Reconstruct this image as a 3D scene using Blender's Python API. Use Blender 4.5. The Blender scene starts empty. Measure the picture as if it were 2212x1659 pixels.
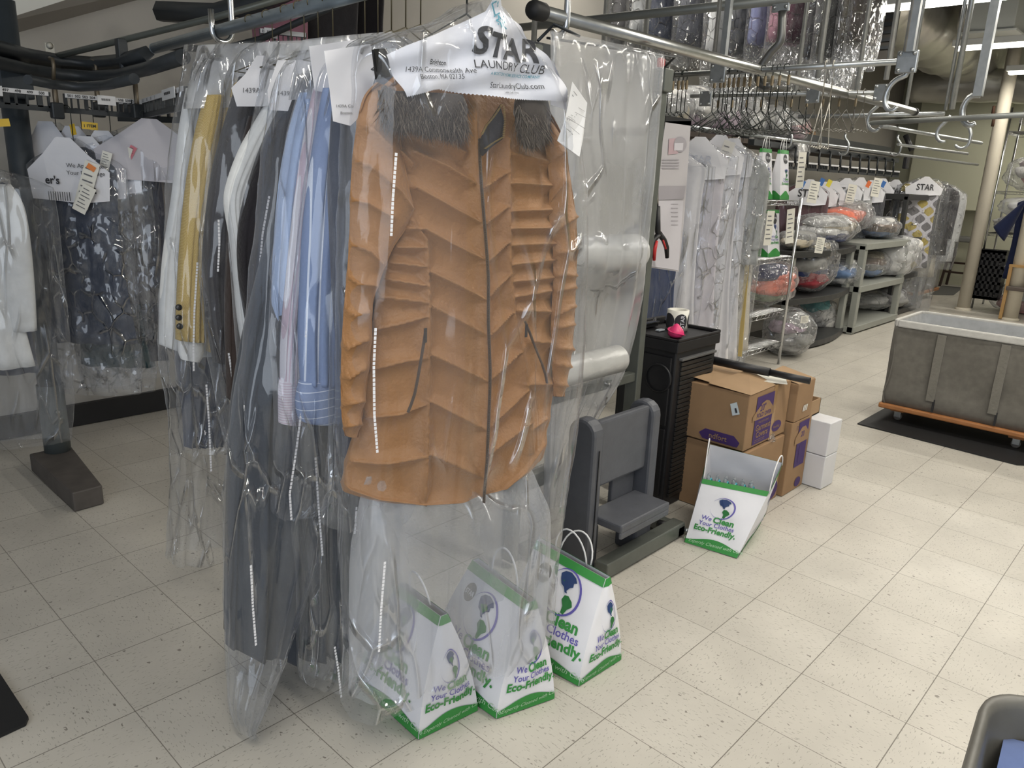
import bpy, math, random
import numpy as np
from mathutils import Matrix, Vector
random.seed(7); rng = np.random.default_rng(11)
SC = bpy.context.scene; COL = SC.collection
# ------------------------------------------------------------------ camera
CAM = np.array([-1.52746541, -1.00485151, 1.45837956])
YAW, PITCH, ROLL, FPX = -0.824437349, 1.30123410, 0.0420977622, 1639.42944
RM = Matrix.Rotation(YAW, 3, 'Z') @ Matrix.Rotation(PITCH, 3, 'X') @ Matrix.Rotation(ROLL, 3, 'Z')
RN = np.array(RM)
cd = bpy.data.cameras.new('camera'); cam = bpy.data.objects.new('camera', cd); COL.objects.link(cam)
cam.matrix_world = Matrix.Translation(Vector(CAM)) @ RM.to_4x4()
cd.sensor_fit = 'HORIZONTAL'; cd.sensor_width = 36; cd.lens = FPX * 36 / 2212; cd.clip_start = .05; cd.clip_end = 100
SC.camera = cam
SC.view_settings.view_transform = 'Standard'; SC.view_settings.look = 'None'
SC.view_settings.gamma = 1; SC.view_settings.exposure = -0.75; SC.view_settings.use_curve_mapping = False
SC.cycles.transparent_max_bounces = 24; SC.cycles.max_bounces = 5; SC.cycles.diffuse_bounces = 2
SC.cycles.glossy_bounces = 2; SC.cycles.transmission_bounces = 2; SC.cycles.use_adaptive_sampling = True; SC.cycles.adaptive_threshold = .11; SC.cycles.caustics_reflective = False; SC.cycles.caustics_refractive = False
SC.cycles.sample_clamp_indirect = 6; SC.cycles.time_limit = 1200
# ------------------------------------------------------------------ light
W = bpy.data.worlds.new('daylight'); SC.world = W; W.use_nodes = True
W.node_tree.nodes['Background'].inputs[0].default_value = (.80, .88, 1.0, 1)
W.node_tree.nodes['Background'].inputs[1].default_value = .55
def area(name, loc, size, power, col, rot=(0, 0, 0), sy=None):
    l = bpy.data.lights.new(name, 'AREA'); l.energy = power; l.color = col; l.size = size
    if sy: l.shape = 'RECTANGLE'; l.size_y = sy
    o = bpy.data.objects.new(name, l); COL.objects.link(o); o.location = loc; o.rotation_euler = rot
    return o
WARM = (1.0, .945, .85); DAY = (.82, .90, 1.0)
# daylight through the shop front behind and left of the camera
area('shopfront_daylight', (-3.7, -1.6, 1.7), 3.2, 95, DAY, (math.radians(90), 0, math.radians(-78)), 2.0)
# ------------------------------------------------------------------ helpers
def px(x, y, ax, c):
    d = RN @ np.array([(x - 1106) / FPX, -(y - 829.5) / FPX, -1.]); return CAM + d * ((c - CAM[ax]) / d[ax])
def pxn(x, y, o, n):
    d = RN @ np.array([(x - 1106) / FPX, -(y - 829.5) / FPX, -1.]); return CAM + d * (np.dot(np.array(o) - CAM, n) / np.dot(d, n))
def proj(v):
    c = (v - CAM) @ RN; return 1106 + FPX * c[:, 0] / -c[:, 2], 829.5 - FPX * c[:, 1] / -c[:, 2]
class MB:
    def __init__(s): s.v = []; s.f = []; s.m = []; s.s = []
    def add(s, v, f, mi=0, sm=False):
        b = len(s.v); s.v.extend([tuple(float(q) for q in p) for p in v])
        for q in f: s.f.append([b + i for i in q]); s.m.append(mi); s.s.append(sm)
        return s
    def box(s, a, b, mi=0, rz=0, piv=None):
        x0, y0, z0 = a; x1, y1, z1 = b
        v = [(x0,y0,z0),(x1,y0,z0),(x1,y1,z0),(x0,y1,z0),(x0,y0,z1),(x1,y0,z1),(x1,y1,z1),(x0,y1,z1)]
        if rz:
            cx, cy = piv or ((x0+x1)/2, (y0+y1)/2); c, q = math.cos(rz), math.sin(rz)
            v = [(cx+(x-cx)*c-(y-cy)*q, cy+(x-cx)*q+(y-cy)*c, z) for x, y, z in v]
        return s.add(v, [(0,3,2,1),(4,5,6,7),(0,1,5,4),(1,2,6,5),(2,3,7,6),(3,0,4,7)], mi)
    def bar(s, a, b, w, h, mi=0):
        a = np.array(a, float); b = np.array(b, float); d = b - a; d /= np.linalg.norm(d)
        up = np.array([0, 0, 1.]) if abs(d[2]) < .9 else np.array([1., 0, 0])
        r = np.cross(d, up); r /= np.linalg.norm(r); u = np.cross(r, d)
        v = [p + r*i*w/2 + u*j*h/2 for p in (a, b) for i, j in ((-1,-1),(1,-1),(1,1),(-1,1))]
        return s.add(v, [(3,2,1,0),(4,5,6,7),(0,1,5,4),(1,2,6,5),(2,3,7,6),(3,0,4,7)], mi)
    def tube(s, pts, r, n=8, mi=0, closed=False, cap=True):
        P = [np.array(p, float) for p in pts]; N = len(P); rr = r if hasattr(r, '__len__') else [r]*N
        v = []; ref = None
        for i in range(N):
            if closed: t = P[(i+1) % N] - P[i-1]
            else: t = P[min(i+1, N-1)] - P[max(i-1, 0)]
            t = t / (np.linalg.norm(t) + 1e-12)
            if ref is None:
                ref = np.cross(t, (0, 0, 1.)) if abs(t[2]) < .9 else np.cross(t, (1., 0, 0))
            ref = ref - t*np.dot(ref, t); ref /= np.linalg.norm(ref) + 1e-12; b = np.cross(t, ref)
            for k in range(n):
                a = 2*math.pi*k/n; v.append(P[i] + rr[i]*(math.cos(a)*ref + math.sin(a)*b))
        f = []
        for i in range(N if closed else N-1):
            j = (i+1) % N
            for k in range(n): f.append((i*n+k, i*n+(k+1) % n, j*n+(k+1) % n, j*n+k))
        s.add(v, f, mi, True)
        if cap and not closed:
            b = len(s.v) - len(v)
            s.f.append([b+k for k in range(n)][::-1]); s.m.append(mi); s.s.append(False)
            s.f.append([b+(N-1)*n+k for k in range(n)]); s.m.append(mi); s.s.append(False)
        return s
    def lathe(s, prof, o, n=24, mi=0, axis='z'):
        v = []; f = []
        for r, h in prof:
            for k in range(n):
                a = 2*math.pi*k/n; c, q = r*math.cos(a), r*math.sin(a)
                v.append({'z': (o[0]+c, o[1]+q, o[2]+h), 'x': (o[0]+h, o[1]+c, o[2]+q), 'y': (o[0]+c, o[1]+h, o[2]+q)}[axis])
        for i in range(len(prof)-1):
            for k in range(n): f.append((i*n+k, i*n+(k+1) % n, (i+1)*n+(k+1) % n, (i+1)*n+k))
        return s.add(v, f, mi, True)
    def poly(s, pts, mi=0, thick=0, nrm=None):
        n = len(pts); P = [np.array(p, float) for p in pts]
        if not thick: return s.add(P, [tuple(range(n))], mi)
        nr = np.array(nrm, float); Q = [p + nr*thick for p in P]
        return s.add(P+Q, [tuple(range(n))[::-1], tuple(range(n, 2*n))] + [(i, (i+1) % n, n+(i+1) % n, n+i) for i in range(n)], mi)
    def text(s, t, fn, size=1, bold=0, mi=0, shear=0, align='LEFT'):
        v, f = glyphs(t, bold, shear, align)
        return s.add([fn(x*size, y*size) for x, y in v], f, mi)
    def build(s, name, mats, parent=None, bevel=0, seg=2):
        me = bpy.data.meshes.new(name); me.from_pydata(s.v, [], s.f)
        if not isinstance(mats, (list, tuple)): mats = [mats]
        for m in mats: me.materials.append(m)
        me.polygons.foreach_set('material_index', s.m); me.polygons.foreach_set('use_smooth', s.s); me.update()
        o = bpy.data.objects.new(name, me); COL.objects.link(o); o.parent = parent
        if bevel:
            b = o.modifiers.new('b', 'BEVEL'); b.width = bevel; b.segments = seg; b.limit_method = 'ANGLE'; b.angle_limit = .7
        return o
_gc = {}
def glyphs(t, bold, shear, align):
    k = (t, bold, shear, align)
    if k not in _gc:
        c = bpy.data.curves.new('t', 'FONT'); c.body = t; c.size = 1; c.offset = bold; c.shear = shear; c.align_x = align; c.resolution_u = 3
        o = bpy.data.objects.new('t', c); COL.objects.link(o); dg = bpy.context.evaluated_depsgraph_get()
        me = bpy.data.meshes.new_from_object(o.evaluated_get(dg))
        _gc[k] = ([(v.co.x, v.co.y) for v in me.vertices], [tuple(p.vertices) for p in me.polygons])
        bpy.data.objects.remove(o); bpy.data.meshes.remove(me); bpy.data.curves.remove(c)
    return _gc[k]
def tag(o, label=None, cat=None, group=None, kind=None):
    if label: o['label'] = label
    if cat: o['category'] = cat
    if group: o['group'] = group
    if kind: o['kind'] = kind
    return o
def thing(name, label, cat, loc=(0, 0, 0), group=None):
    o = bpy.data.objects.new(name, None); COL.objects.link(o); o.location = tuple(float(q) for q in loc); o.empty_display_size = .1
    tag(o, label, cat, group); return o
def part(mb, name, mats, root, bevel=0, label=None):
    # geometry is written in world coordinates; children keep it by offsetting the parent location
    L = root.location.copy(); q = root.parent
    while q: L = L + q.location; q = q.parent
    o = mb.build(name, mats, root, bevel)
    if L.length: o.data.transform(Matrix.Translation(-L))
    if label: o['label'] = label
    return o
def solo(mb, name, mats, label, cat, group=None, bevel=0):
    return tag(mb.build(name, mats, None, bevel), label, cat, group)
def struct(mb, name, mats, parent=None):
    o = mb.build(name, mats, parent)
    if not parent: o['kind'] = 'structure'
    return o
# ------------------------------------------------------------------ materials
def node(nt, t, **kw):
    n = nt.nodes.new(t)
    for k, v in kw.items(): setattr(n, k, v)
    return n
_mc = {}
def mat(name, col, rough=.6, metal=0, nz=0, nscale=40, bump=0, bscale=200, spec=.5, sheen=0, emit=None, estr=0, coat=0):
    if name in _mc: return _mc[name]
    m = bpy.data.materials.new(name); m.use_nodes = True; nt = m.node_tree; b = nt.nodes['Principled BSDF']; L = nt.links
    b.inputs['Base Color'].default_value = (*col, 1); b.inputs['Roughness'].default_value = rough; b.inputs['Metallic'].default_value = metal
    b.inputs['Specular IOR Level'].default_value = spec; b.inputs['Sheen Weight'].default_value = sheen; b.inputs['Coat Weight'].default_value = coat
    if emit: b.inputs['Emission Color'].default_value = (*emit, 1); b.inputs['Emission Strength'].default_value = estr
    if nz or bump: tc = node(nt, 'ShaderNodeTexCoord')
    if nz:
        t = node(nt, 'ShaderNodeTexNoise'); t.inputs['Scale'].default_value = nscale; t.inputs['Detail'].default_value = 4; L.new(tc.outputs['Object'], t.inputs[0])
        r = node(nt, 'ShaderNodeMapRange'); r.inputs[1].default_value = .25; r.inputs[2].default_value = .75; r.inputs[3].default_value = 1-nz; r.inputs[4].default_value = 1+nz
        L.new(t.outputs[0], r.inputs[0])
        x = node(nt, 'ShaderNodeMix', data_type='RGBA', blend_type='MULTIPLY'); x.inputs[0].default_value = 1
        x.inputs[6].default_value = (*col, 1); L.new(r.outputs[0], x.inputs[7]); L.new(x.outputs[2], b.inputs['Base Color'])
    if bump:
        t = node(nt, 'ShaderNodeTexNoise'); t.inputs['Scale'].default_value = bscale; t.inputs['Detail'].default_value = 3; L.new(tc.outputs['Object'], t.inputs[0])
        u = node(nt, 'ShaderNodeBump'); u.inputs['Strength'].default_value = bump; u.inputs['Distance'].default_value = .01; L.new(t.outputs[0], u.inputs['Height']); L.new(u.outputs[0], b.inputs['Normal'])
    _mc[name] = m; return m
def cloth(name, col, bump=.25, bscale=60, nz=.08): return mat(name, col, .85, 0, nz, 25, bump, bscale, .2, .15)
def stripes(name, base, col, period, width, rough=.8, base2=None, rot=0):
    if name in _mc: return _mc[name]
    m = mat(name, base, rough, 0, 0, 1, .2, 80, .2); nt = m.node_tree; L = nt.links; b = nt.nodes['Principled BSDF']
    uv = node(nt, 'ShaderNodeUVMap'); sp = node(nt, 'ShaderNodeSeparateXYZ'); L.new(uv.outputs[0], sp.inputs[0])
    d = node(nt, 'ShaderNodeMath', operation='DIVIDE'); L.new(sp.outputs[rot], d.inputs[0]); d.inputs[1].default_value = period
    fr = node(nt, 'ShaderNodeMath', operation='FRACT'); L.new(d.outputs[0], fr.inputs[0])
    lt = node(nt, 'ShaderNodeMath', operation='LESS_THAN'); L.new(fr.outputs[0], lt.inputs[0]); lt.inputs[1].default_value = width
    x = node(nt, 'ShaderNodeMix', data_type='RGBA'); L.new(lt.outputs[0], x.inputs[0]); x.inputs[6].default_value = (*base, 1); x.inputs[7].default_value = (*col, 1)
    L.new(x.outputs[2], b.inputs['Base Color']); return m
def herring(name, c1, c2):
    m = mat(name, c1, .9, 0, 0, 1, .3, 120, .1); nt = m.node_tree; L = nt.links; b = nt.nodes['Principled BSDF']
    uv = node(nt, 'ShaderNodeUVMap'); sp = node(nt, 'ShaderNodeSeparateXYZ'); L.new(uv.outputs[0], sp.inputs[0])
    def M(op, a, bb=None):
        n = node(nt, 'ShaderNodeMath', operation=op)
        for i, q in enumerate((a, bb)):
            if q is None: continue
            if hasattr(q, 'is_linked'): L.new(q, n.inputs[i])
            else: n.inputs[i].default_value = q
        return n.outputs[0]
    zig = M('PINGPONG', sp.outputs[0], .006)
    s = M('FRACT', M('DIVIDE', M('ADD', sp.outputs[1], zig), .0042))
    x = node(nt, 'ShaderNodeMix', data_type='RGBA'); L.new(M('LESS_THAN', s, .4), x.inputs[0]); x.inputs[6].default_value = (*c1, 1); x.inputs[7].default_value = (*c2, 1)
    L.new(x.outputs[2], b.inputs['Base Color']); return m
def film(name, haze=.12, tint=(.97, .98, 1.0), gl=.05, bump=.5, s=(9, 9, 3), rough=.12, streak=.35, crease=.5):
    """thin polythene: see-through, faintly milky, broad soft undulations and a few sharp creases"""
    if name in _mc: return _mc[name]
    m = bpy.data.materials.new(name); m.use_nodes = True; nt = m.node_tree; L = nt.links; nt.nodes.clear()
    def M(op, a, bb=None, c=None, clamp=False):
        n = node(nt, 'ShaderNodeMath', operation=op, use_clamp=clamp)
        for i, q in enumerate((a, bb, c)):
            if q is None: continue
            if hasattr(q, 'is_linked'): L.new(q, n.inputs[i])
            else: n.inputs[i].default_value = q
        return n.outputs[0]
    out = node(nt, 'ShaderNodeOutputMaterial'); tc = node(nt, 'ShaderNodeTexCoord'); mp = node(nt, 'ShaderNodeMapping'); mp.inputs['Scale'].default_value = s
    L.new(tc.outputs['Object'], mp.inputs[0])
    def noise(sc, det, dist=0):
        n = node(nt, 'ShaderNodeTexNoise'); n.inputs['Scale'].default_value = sc; n.inputs['Detail'].default_value = det; n.inputs['Distortion'].default_value = dist; L.new(mp.outputs[0], n.inputs[0]); return n
    nz_ = noise(.6, 1.6).outputs[1]; sx_ = node(nt, 'ShaderNodeSeparateColor'); L.new(nz_, sx_.inputs[0]); wav = sx_.outputs[0]
    wp = node(nt, 'ShaderNodeVectorMath', operation='MULTIPLY_ADD'); L.new(nz_, wp.inputs[0]); wp.inputs[1].default_value = (.8, .8, .8); L.new(mp.outputs[0], wp.inputs[2])
    v1 = node(nt, 'ShaderNodeTexVoronoi', feature='DISTANCE_TO_EDGE'); v1.inputs['Scale'].default_value = .9; L.new(wp.outputs[0], v1.inputs[0])
    mr0 = node(nt, 'ShaderNodeMapRange', interpolation_type='SMOOTHSTEP'); mr0.inputs[1].default_value = 0; mr0.inputs[2].default_value = .06; mr0.inputs[3].default_value = 1; mr0.inputs[4].default_value = 0; L.new(v1.outputs[0], mr0.inputs[0])
    msk = node(nt, 'ShaderNodeMapRange', interpolation_type='SMOOTHSTEP'); msk.inputs[1].default_value = .50; msk.inputs[2].default_value = .60; L.new(sx_.outputs[1], msk.inputs[0])
    cr = M('MULTIPLY', mr0.outputs[0], msk.outputs[0]); h = M('ADD', M('MULTIPLY', wav, 1.6), M('MULTIPLY', cr, crease))
    bp = node(nt, 'ShaderNodeBump'); bp.inputs['Strength'].default_value = bump; bp.inputs['Distance'].default_value = .05; L.new(h, bp.inputs['Height'])
    tr = node(nt, 'ShaderNodeBsdfTransparent'); tr.inputs[0].default_value = (*tint, 1)
    gs = node(nt, 'ShaderNodeBsdfGlossy'); gs.inputs['Roughness'].default_value = rough; L.new(bp.outputs[0], gs.inputs['Normal'])
    df = node(nt, 'ShaderNodeBsdfDiffuse'); df.inputs[0].default_value = (.97, .98, 1, 1); L.new(bp.outputs[0], df.inputs['Normal'])
    tl = node(nt, 'ShaderNodeBsdfTranslucent'); tl.inputs[0].default_value = (.97, .98, 1, 1)
    md = node(nt, 'ShaderNodeMixShader'); md.inputs[0].default_value = .4; L.new(df.outputs[0], md.inputs[1]); L.new(tl.outputs[0], md.inputs[2])
    lw = node(nt, 'ShaderNodeLayerWeight'); lw.inputs[0].default_value = .5
    edge = M('MULTIPLY', M('POWER', lw.outputs['Facing'], 4.), streak)
    mr = node(nt, 'ShaderNodeMapRange'); mr.inputs[1].default_value = .35; mr.inputs[2].default_value = .7; mr.inputs[3].default_value = haze*.55; mr.inputs[4].default_value = haze*1.5; L.new(sx_.outputs[2], mr.inputs[0])
    hz = M('ADD', M('ADD', edge, mr.outputs[0]), M('MULTIPLY', cr, .10), clamp=True)
    m1 = node(nt, 'ShaderNodeMixShader'); L.new(hz, m1.inputs[0]); L.new(tr.outputs[0], m1.inputs[1]); L.new(md.outputs[0], m1.inputs[2])
    lw2 = node(nt, 'ShaderNodeLayerWeight'); lw2.inputs[0].default_value = .5; L.new(bp.outputs[0], lw2.inputs['Normal'])
    fr = M('ADD', M('MULTIPLY', M('POWER', lw2.outputs['Facing'], 4.), .6), M('ADD', M('MULTIPLY', cr, .32), gl), clamp=True)
    m2 = node(nt, 'ShaderNodeMixShader'); L.new(fr, m2.inputs[0]); L.new(m1.outputs[0], m2.inputs[1]); L.new(gs.outputs[0], m2.inputs[2])
    L.new(m2.outputs[0], out.inputs[0]); _mc[name] = m; return m
WHITE = mat('white_paper', (.80, .80, .84), .75, 0, .03, 6, .15, 14)
INK = mat('black_ink', (.03, .03, .035), .6); GREYINK = mat('grey_ink', (.16, .16, .17), .7); TEAL = mat('teal_ink', (.08, .33, .42), .6)
GREEN = mat('green_ink', (.035, .27, .05), .55); DKGREEN = mat('dark_green_ink', (.02, .17, .04), .6); PURP = mat('violet_ink', (.12, .10, .42), .6)
PALEG = mat('pale_green_script', (.45, .65, .45), .6); NAVYINK = mat('navy_ink', (.02, .05, .16), .6)
GALV = mat('galvanised_pipe', (.42, .44, .45), .34, .85, .12, 30); CHROME = mat('chrome_steel', (.62, .63, .64), .22, 1.0); STEEL = mat('painted_grey_pipe', (.20, .24, .27), .32, .5, .1, 20)
DARKM = mat('dark_conveyor_paint', (.035, .040, .045), .45, .2, .1, 12); POSTM = mat('blue_grey_post_paint', (.040, .050, .060), .5, .1, .12, 9)
OLIVE = mat('olive_grey_frame_paint', (.13, .14, .125), .42, .3, .12, 15); BLACKP = mat('black_plastic', (.012, .012, .014), .45, 0, .1, 30)
WIRE = mat('dark_hanger_wire', (.03, .035, .032), .45, .5); GOLD = mat('brass_clip', (.26, .20, .12), .45, .7); RUBBER = mat('black_rubber', (.010, .010, .011), .6)
CARD = mat('corrugated_cardboard', (.30, .185, .098), .8, 0, .10, 8); CARDD = mat('cardboard_flap', (.36, .235, .13), .8, 0, .08, 8)
FILM = film('garment_film', .048, gl=.065, bump=.9, s=(13, 13, 3.6), rough=.08, crease=.8); FILMC = film('coat_bag_film', .045, gl=.045, bump=.8, s=(9, 9, 2.2), rough=.10); FILMG = film('gathered_top_film', .5, gl=.07, bump=.9, s=(12, 12, 7), rough=.1, crease=.9); FILMT = film('doubled_tail_film', .24, gl=.04, bump=.7, s=(8, 8, 2.5), rough=.16, streak=.3); FILMH = film('frosted_film', .27, gl=.06, bump=.8, s=(8, 8, 3), rough=.14); FILMX = film('crinkled_film', .10, gl=.08, bump=1.0, s=(15, 15, 11), rough=.08, crease=.8); FILMB = film('laundry_bag_film', .16, gl=.11, bump=1.0, s=(17, 17, 17), rough=.09, crease=1.2)
STRIP = mat('white_warning_print', (.85, .85, .88), .5)
# ------------------------------------------------------------------ lofted cloth and film
def smooth_noise(p, freq, seed, oct=3):
    r = np.random.default_rng(seed); out = np.zeros(len(p)); a = 1.
    for o in range(oct):
        for k in range(5):
            d = r.normal(size=3); d /= np.linalg.norm(d); out += a*np.sin((p @ d)*freq*(2**o)*(.7+.6*r.random()) + r.random()*6.28)/5
        a *= .5
    return out
def ridged(p, freq, seed):
    r = np.random.default_rng(seed); out = np.zeros(len(p))
    for k in range(6):
        d = r.normal(size=3); d[2] *= .35; d /= np.linalg.norm(d)
        out += (1-np.abs(np.sin((p @ d)*freq*(.6+.9*r.random()) + r.random()*6.28)))**3/4
    return out
def interp_rows(rows, n):
    rows = np.array(rows, float); k = np.linspace(0, len(rows)-1, n); i = np.minimum(k.astype(int), len(rows)-2); t = (k-i)[:, None]
    p0 = rows[np.maximum(i-1, 0)]; p1 = rows[i]; p2 = rows[i+1]; p3 = rows[np.minimum(i+2, len(rows)-1)]
    return .5*((2*p1)+(-p0+p2)*t+(2*p0-5*p1+4*p2-p3)*t*t+(-p0+3*p1-3*p2+p3)*t**3)
def loft(rows, vdir, nr=40, nc=32, flat=.7, folds=0, fn=5, crumple=0, cf=9, seed=1, capt=True, capb=False, uvs=True, disp=None):
    """rows: (Lx,Ly,Lz,Rx,Ry,Rz,thickness,sag) ; returns MB with a closed tube"""
    R = interp_rows(rows, nr); v = np.array(vdir, float)
    ph = np.linspace(0, 2*np.pi, nc, endpoint=False); c = np.cos(ph); s = np.sin(ph); ss = np.sign(s)*np.abs(s)**flat
    Lp, Rp = R[:, 0:3], R[:, 3:6]; mid = (Lp+Rp)/2; half = (Rp-Lp)/2
    P = mid[:, None, :] + half[:, None, :]*c[None, :, None] + v[None, None, :]*(R[:, 6:7]*ss[None, :])[:, :, None]
    P[:, :, 2] -= R[:, 7:8]*(1-c[None, :]**2)
    w = np.linalg.norm(half, axis=1)[:, None]; tt = np.linspace(0, 1, nr)[:, None]
    rr = np.random.default_rng(seed); a = rr.random(3)*6.28
    if folds:
        side = np.tanh(4*s)[None, :]
        fo = np.sin(fn*np.pi*(c[None, :]*1.0) + a[0] + .9*np.sin(tt*3+a[1])) + .6*np.sin(fn*1.7*np.pi*c[None, :] + a[2] + tt*2) + .3*np.sin(fn*3.1*np.pi*c[None, :]+tt*4)
        P += v[None, None, :]*(folds*fo*(.25+.75*tt)*side)[:, :, None]
    P = P.reshape(-1, 3)
    if crumple:
        cc = (ridged(P, cf*3, seed+5)-.4) + .5*smooth_noise(P, cf, seed)
        dirn = (P - np.repeat(mid, nc, axis=0)); dirn /= np.linalg.norm(dirn, axis=1)[:, None]+1e-9
        P += dirn*(crumple*cc)[:, None]
    if disp is not None: P = disp(P, np.tile(ss, nr), np.tile(c, nr))
    mb = MB(); f = []
    for i in range(nr-1):
        for k in range(nc): f.append((i*nc+k, (i+1)*nc+k, (i+1)*nc+(k+1) % nc, i*nc+(k+1) % nc))
    mb.add(P, f, 0, True)
    if capt: mb.f.append(list(range(nc))); mb.m.append(0); mb.s.append(True)
    if capb: mb.f.append([(nr-1)*nc+k for k in range(nc)][::-1]); mb.m.append(0); mb.s.append(True)
    mb.uv = (P, half[0]/np.linalg.norm(half[0]), np.tile(c, nr)*np.repeat(w[:, 0], nc))
    return mb
def add_uv(o, mb):
    P, u, a = mb.uv; uvl = o.data.uv_layers.new(name='UVMap'); li = np.empty(len(o.data.loops), int); o.data.loops.foreach_get('vertex_index', li)
    li = np.minimum(li, len(P)-1); uvl.data.foreach_set('uv', np.stack([a[li], P[li, 2]], 1).ravel()); return o
def pxrows(rows, o, th, t0=.03):
    """rows in picture pixels: (xL,yL,xR,yR,thick[,sag]) set on the vertical plane through o turned by th"""
    n = np.array([-math.sin(th), math.cos(th), 0]); out = []
    for r in rows:
        a = pxn(r[0], r[1], o, n); b = pxn(r[2], r[3], o, n); out.append([*a, *b, r[4] if len(r) > 4 else t0, r[5] if len(r) > 5 else 0])
    return out, n
def strip_on(rows, o, th, pts, off=.0, w=.0028, root=None):
    """a printed warning line on the film, as a dashed row of small white marks"""
    n = np.array([-math.sin(th), math.cos(th), 0]); m = MB()
    Q = [pxn(x, y, o, n) - n*off for x, y in pts]
    for a, b in zip(Q[:-1], Q[1:]):
        L = np.linalg.norm(b-a); k = max(1, int(L/.0085)); d = (b-a)/k; sdir = np.cross(d/np.linalg.norm(d), n)
        for i in range(k):
            p = a + d*i; q = p + d*(.74+.2*random.random()); m.add([p-sdir*w, p+sdir*w, q+sdir*w, q-sdir*w], [(0, 1, 2, 3)])
    return m
def hook(mb, p, top, r=.0016, ud=(1, 0, 0), mi=0, rh=.016):
    """hanger hook going from p up to and over the rail whose axis is at height top"""
    p = np.array(p, float); u = np.array(ud, float); pts = [p, p+(0, 0, top-rh*.3-p[2])]
    c = np.array([p[0], p[1], top]) - u*rh*1.0
    for a in np.linspace(0, 1.15*math.pi, 9): pts.append(c + u*rh*math.cos(a) + np.array([0, 0, rh*math.sin(a)]))
    return mb.tube(pts, r, 6, mi)
def hanger(name, label, p, th, w, rail, group=None, col=None, drop=.10):
    """wire clothes hanger hooked on a rail at height `rail`, neck at p"""
    m = MB(); u = np.array([math.cos(th), math.sin(th), 0]); p = np.array(p, float)
    hook(m, p, rail, .0017, u)
    a = p - u*w/2 - np.array([0, 0, drop]); b = p + u*w/2 - np.array([0, 0, drop])
    m.tube([p, a*.97+b*.03+np.array([0, 0, .004]), a, a*.5+b*.5-np.array([0, 0, .004]), b, b*.97+a*.03+np.array([0, 0, .004]), p], .0016, 5)
    return solo(m, name, col or WIRE, label, 'hanger', group)
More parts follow.
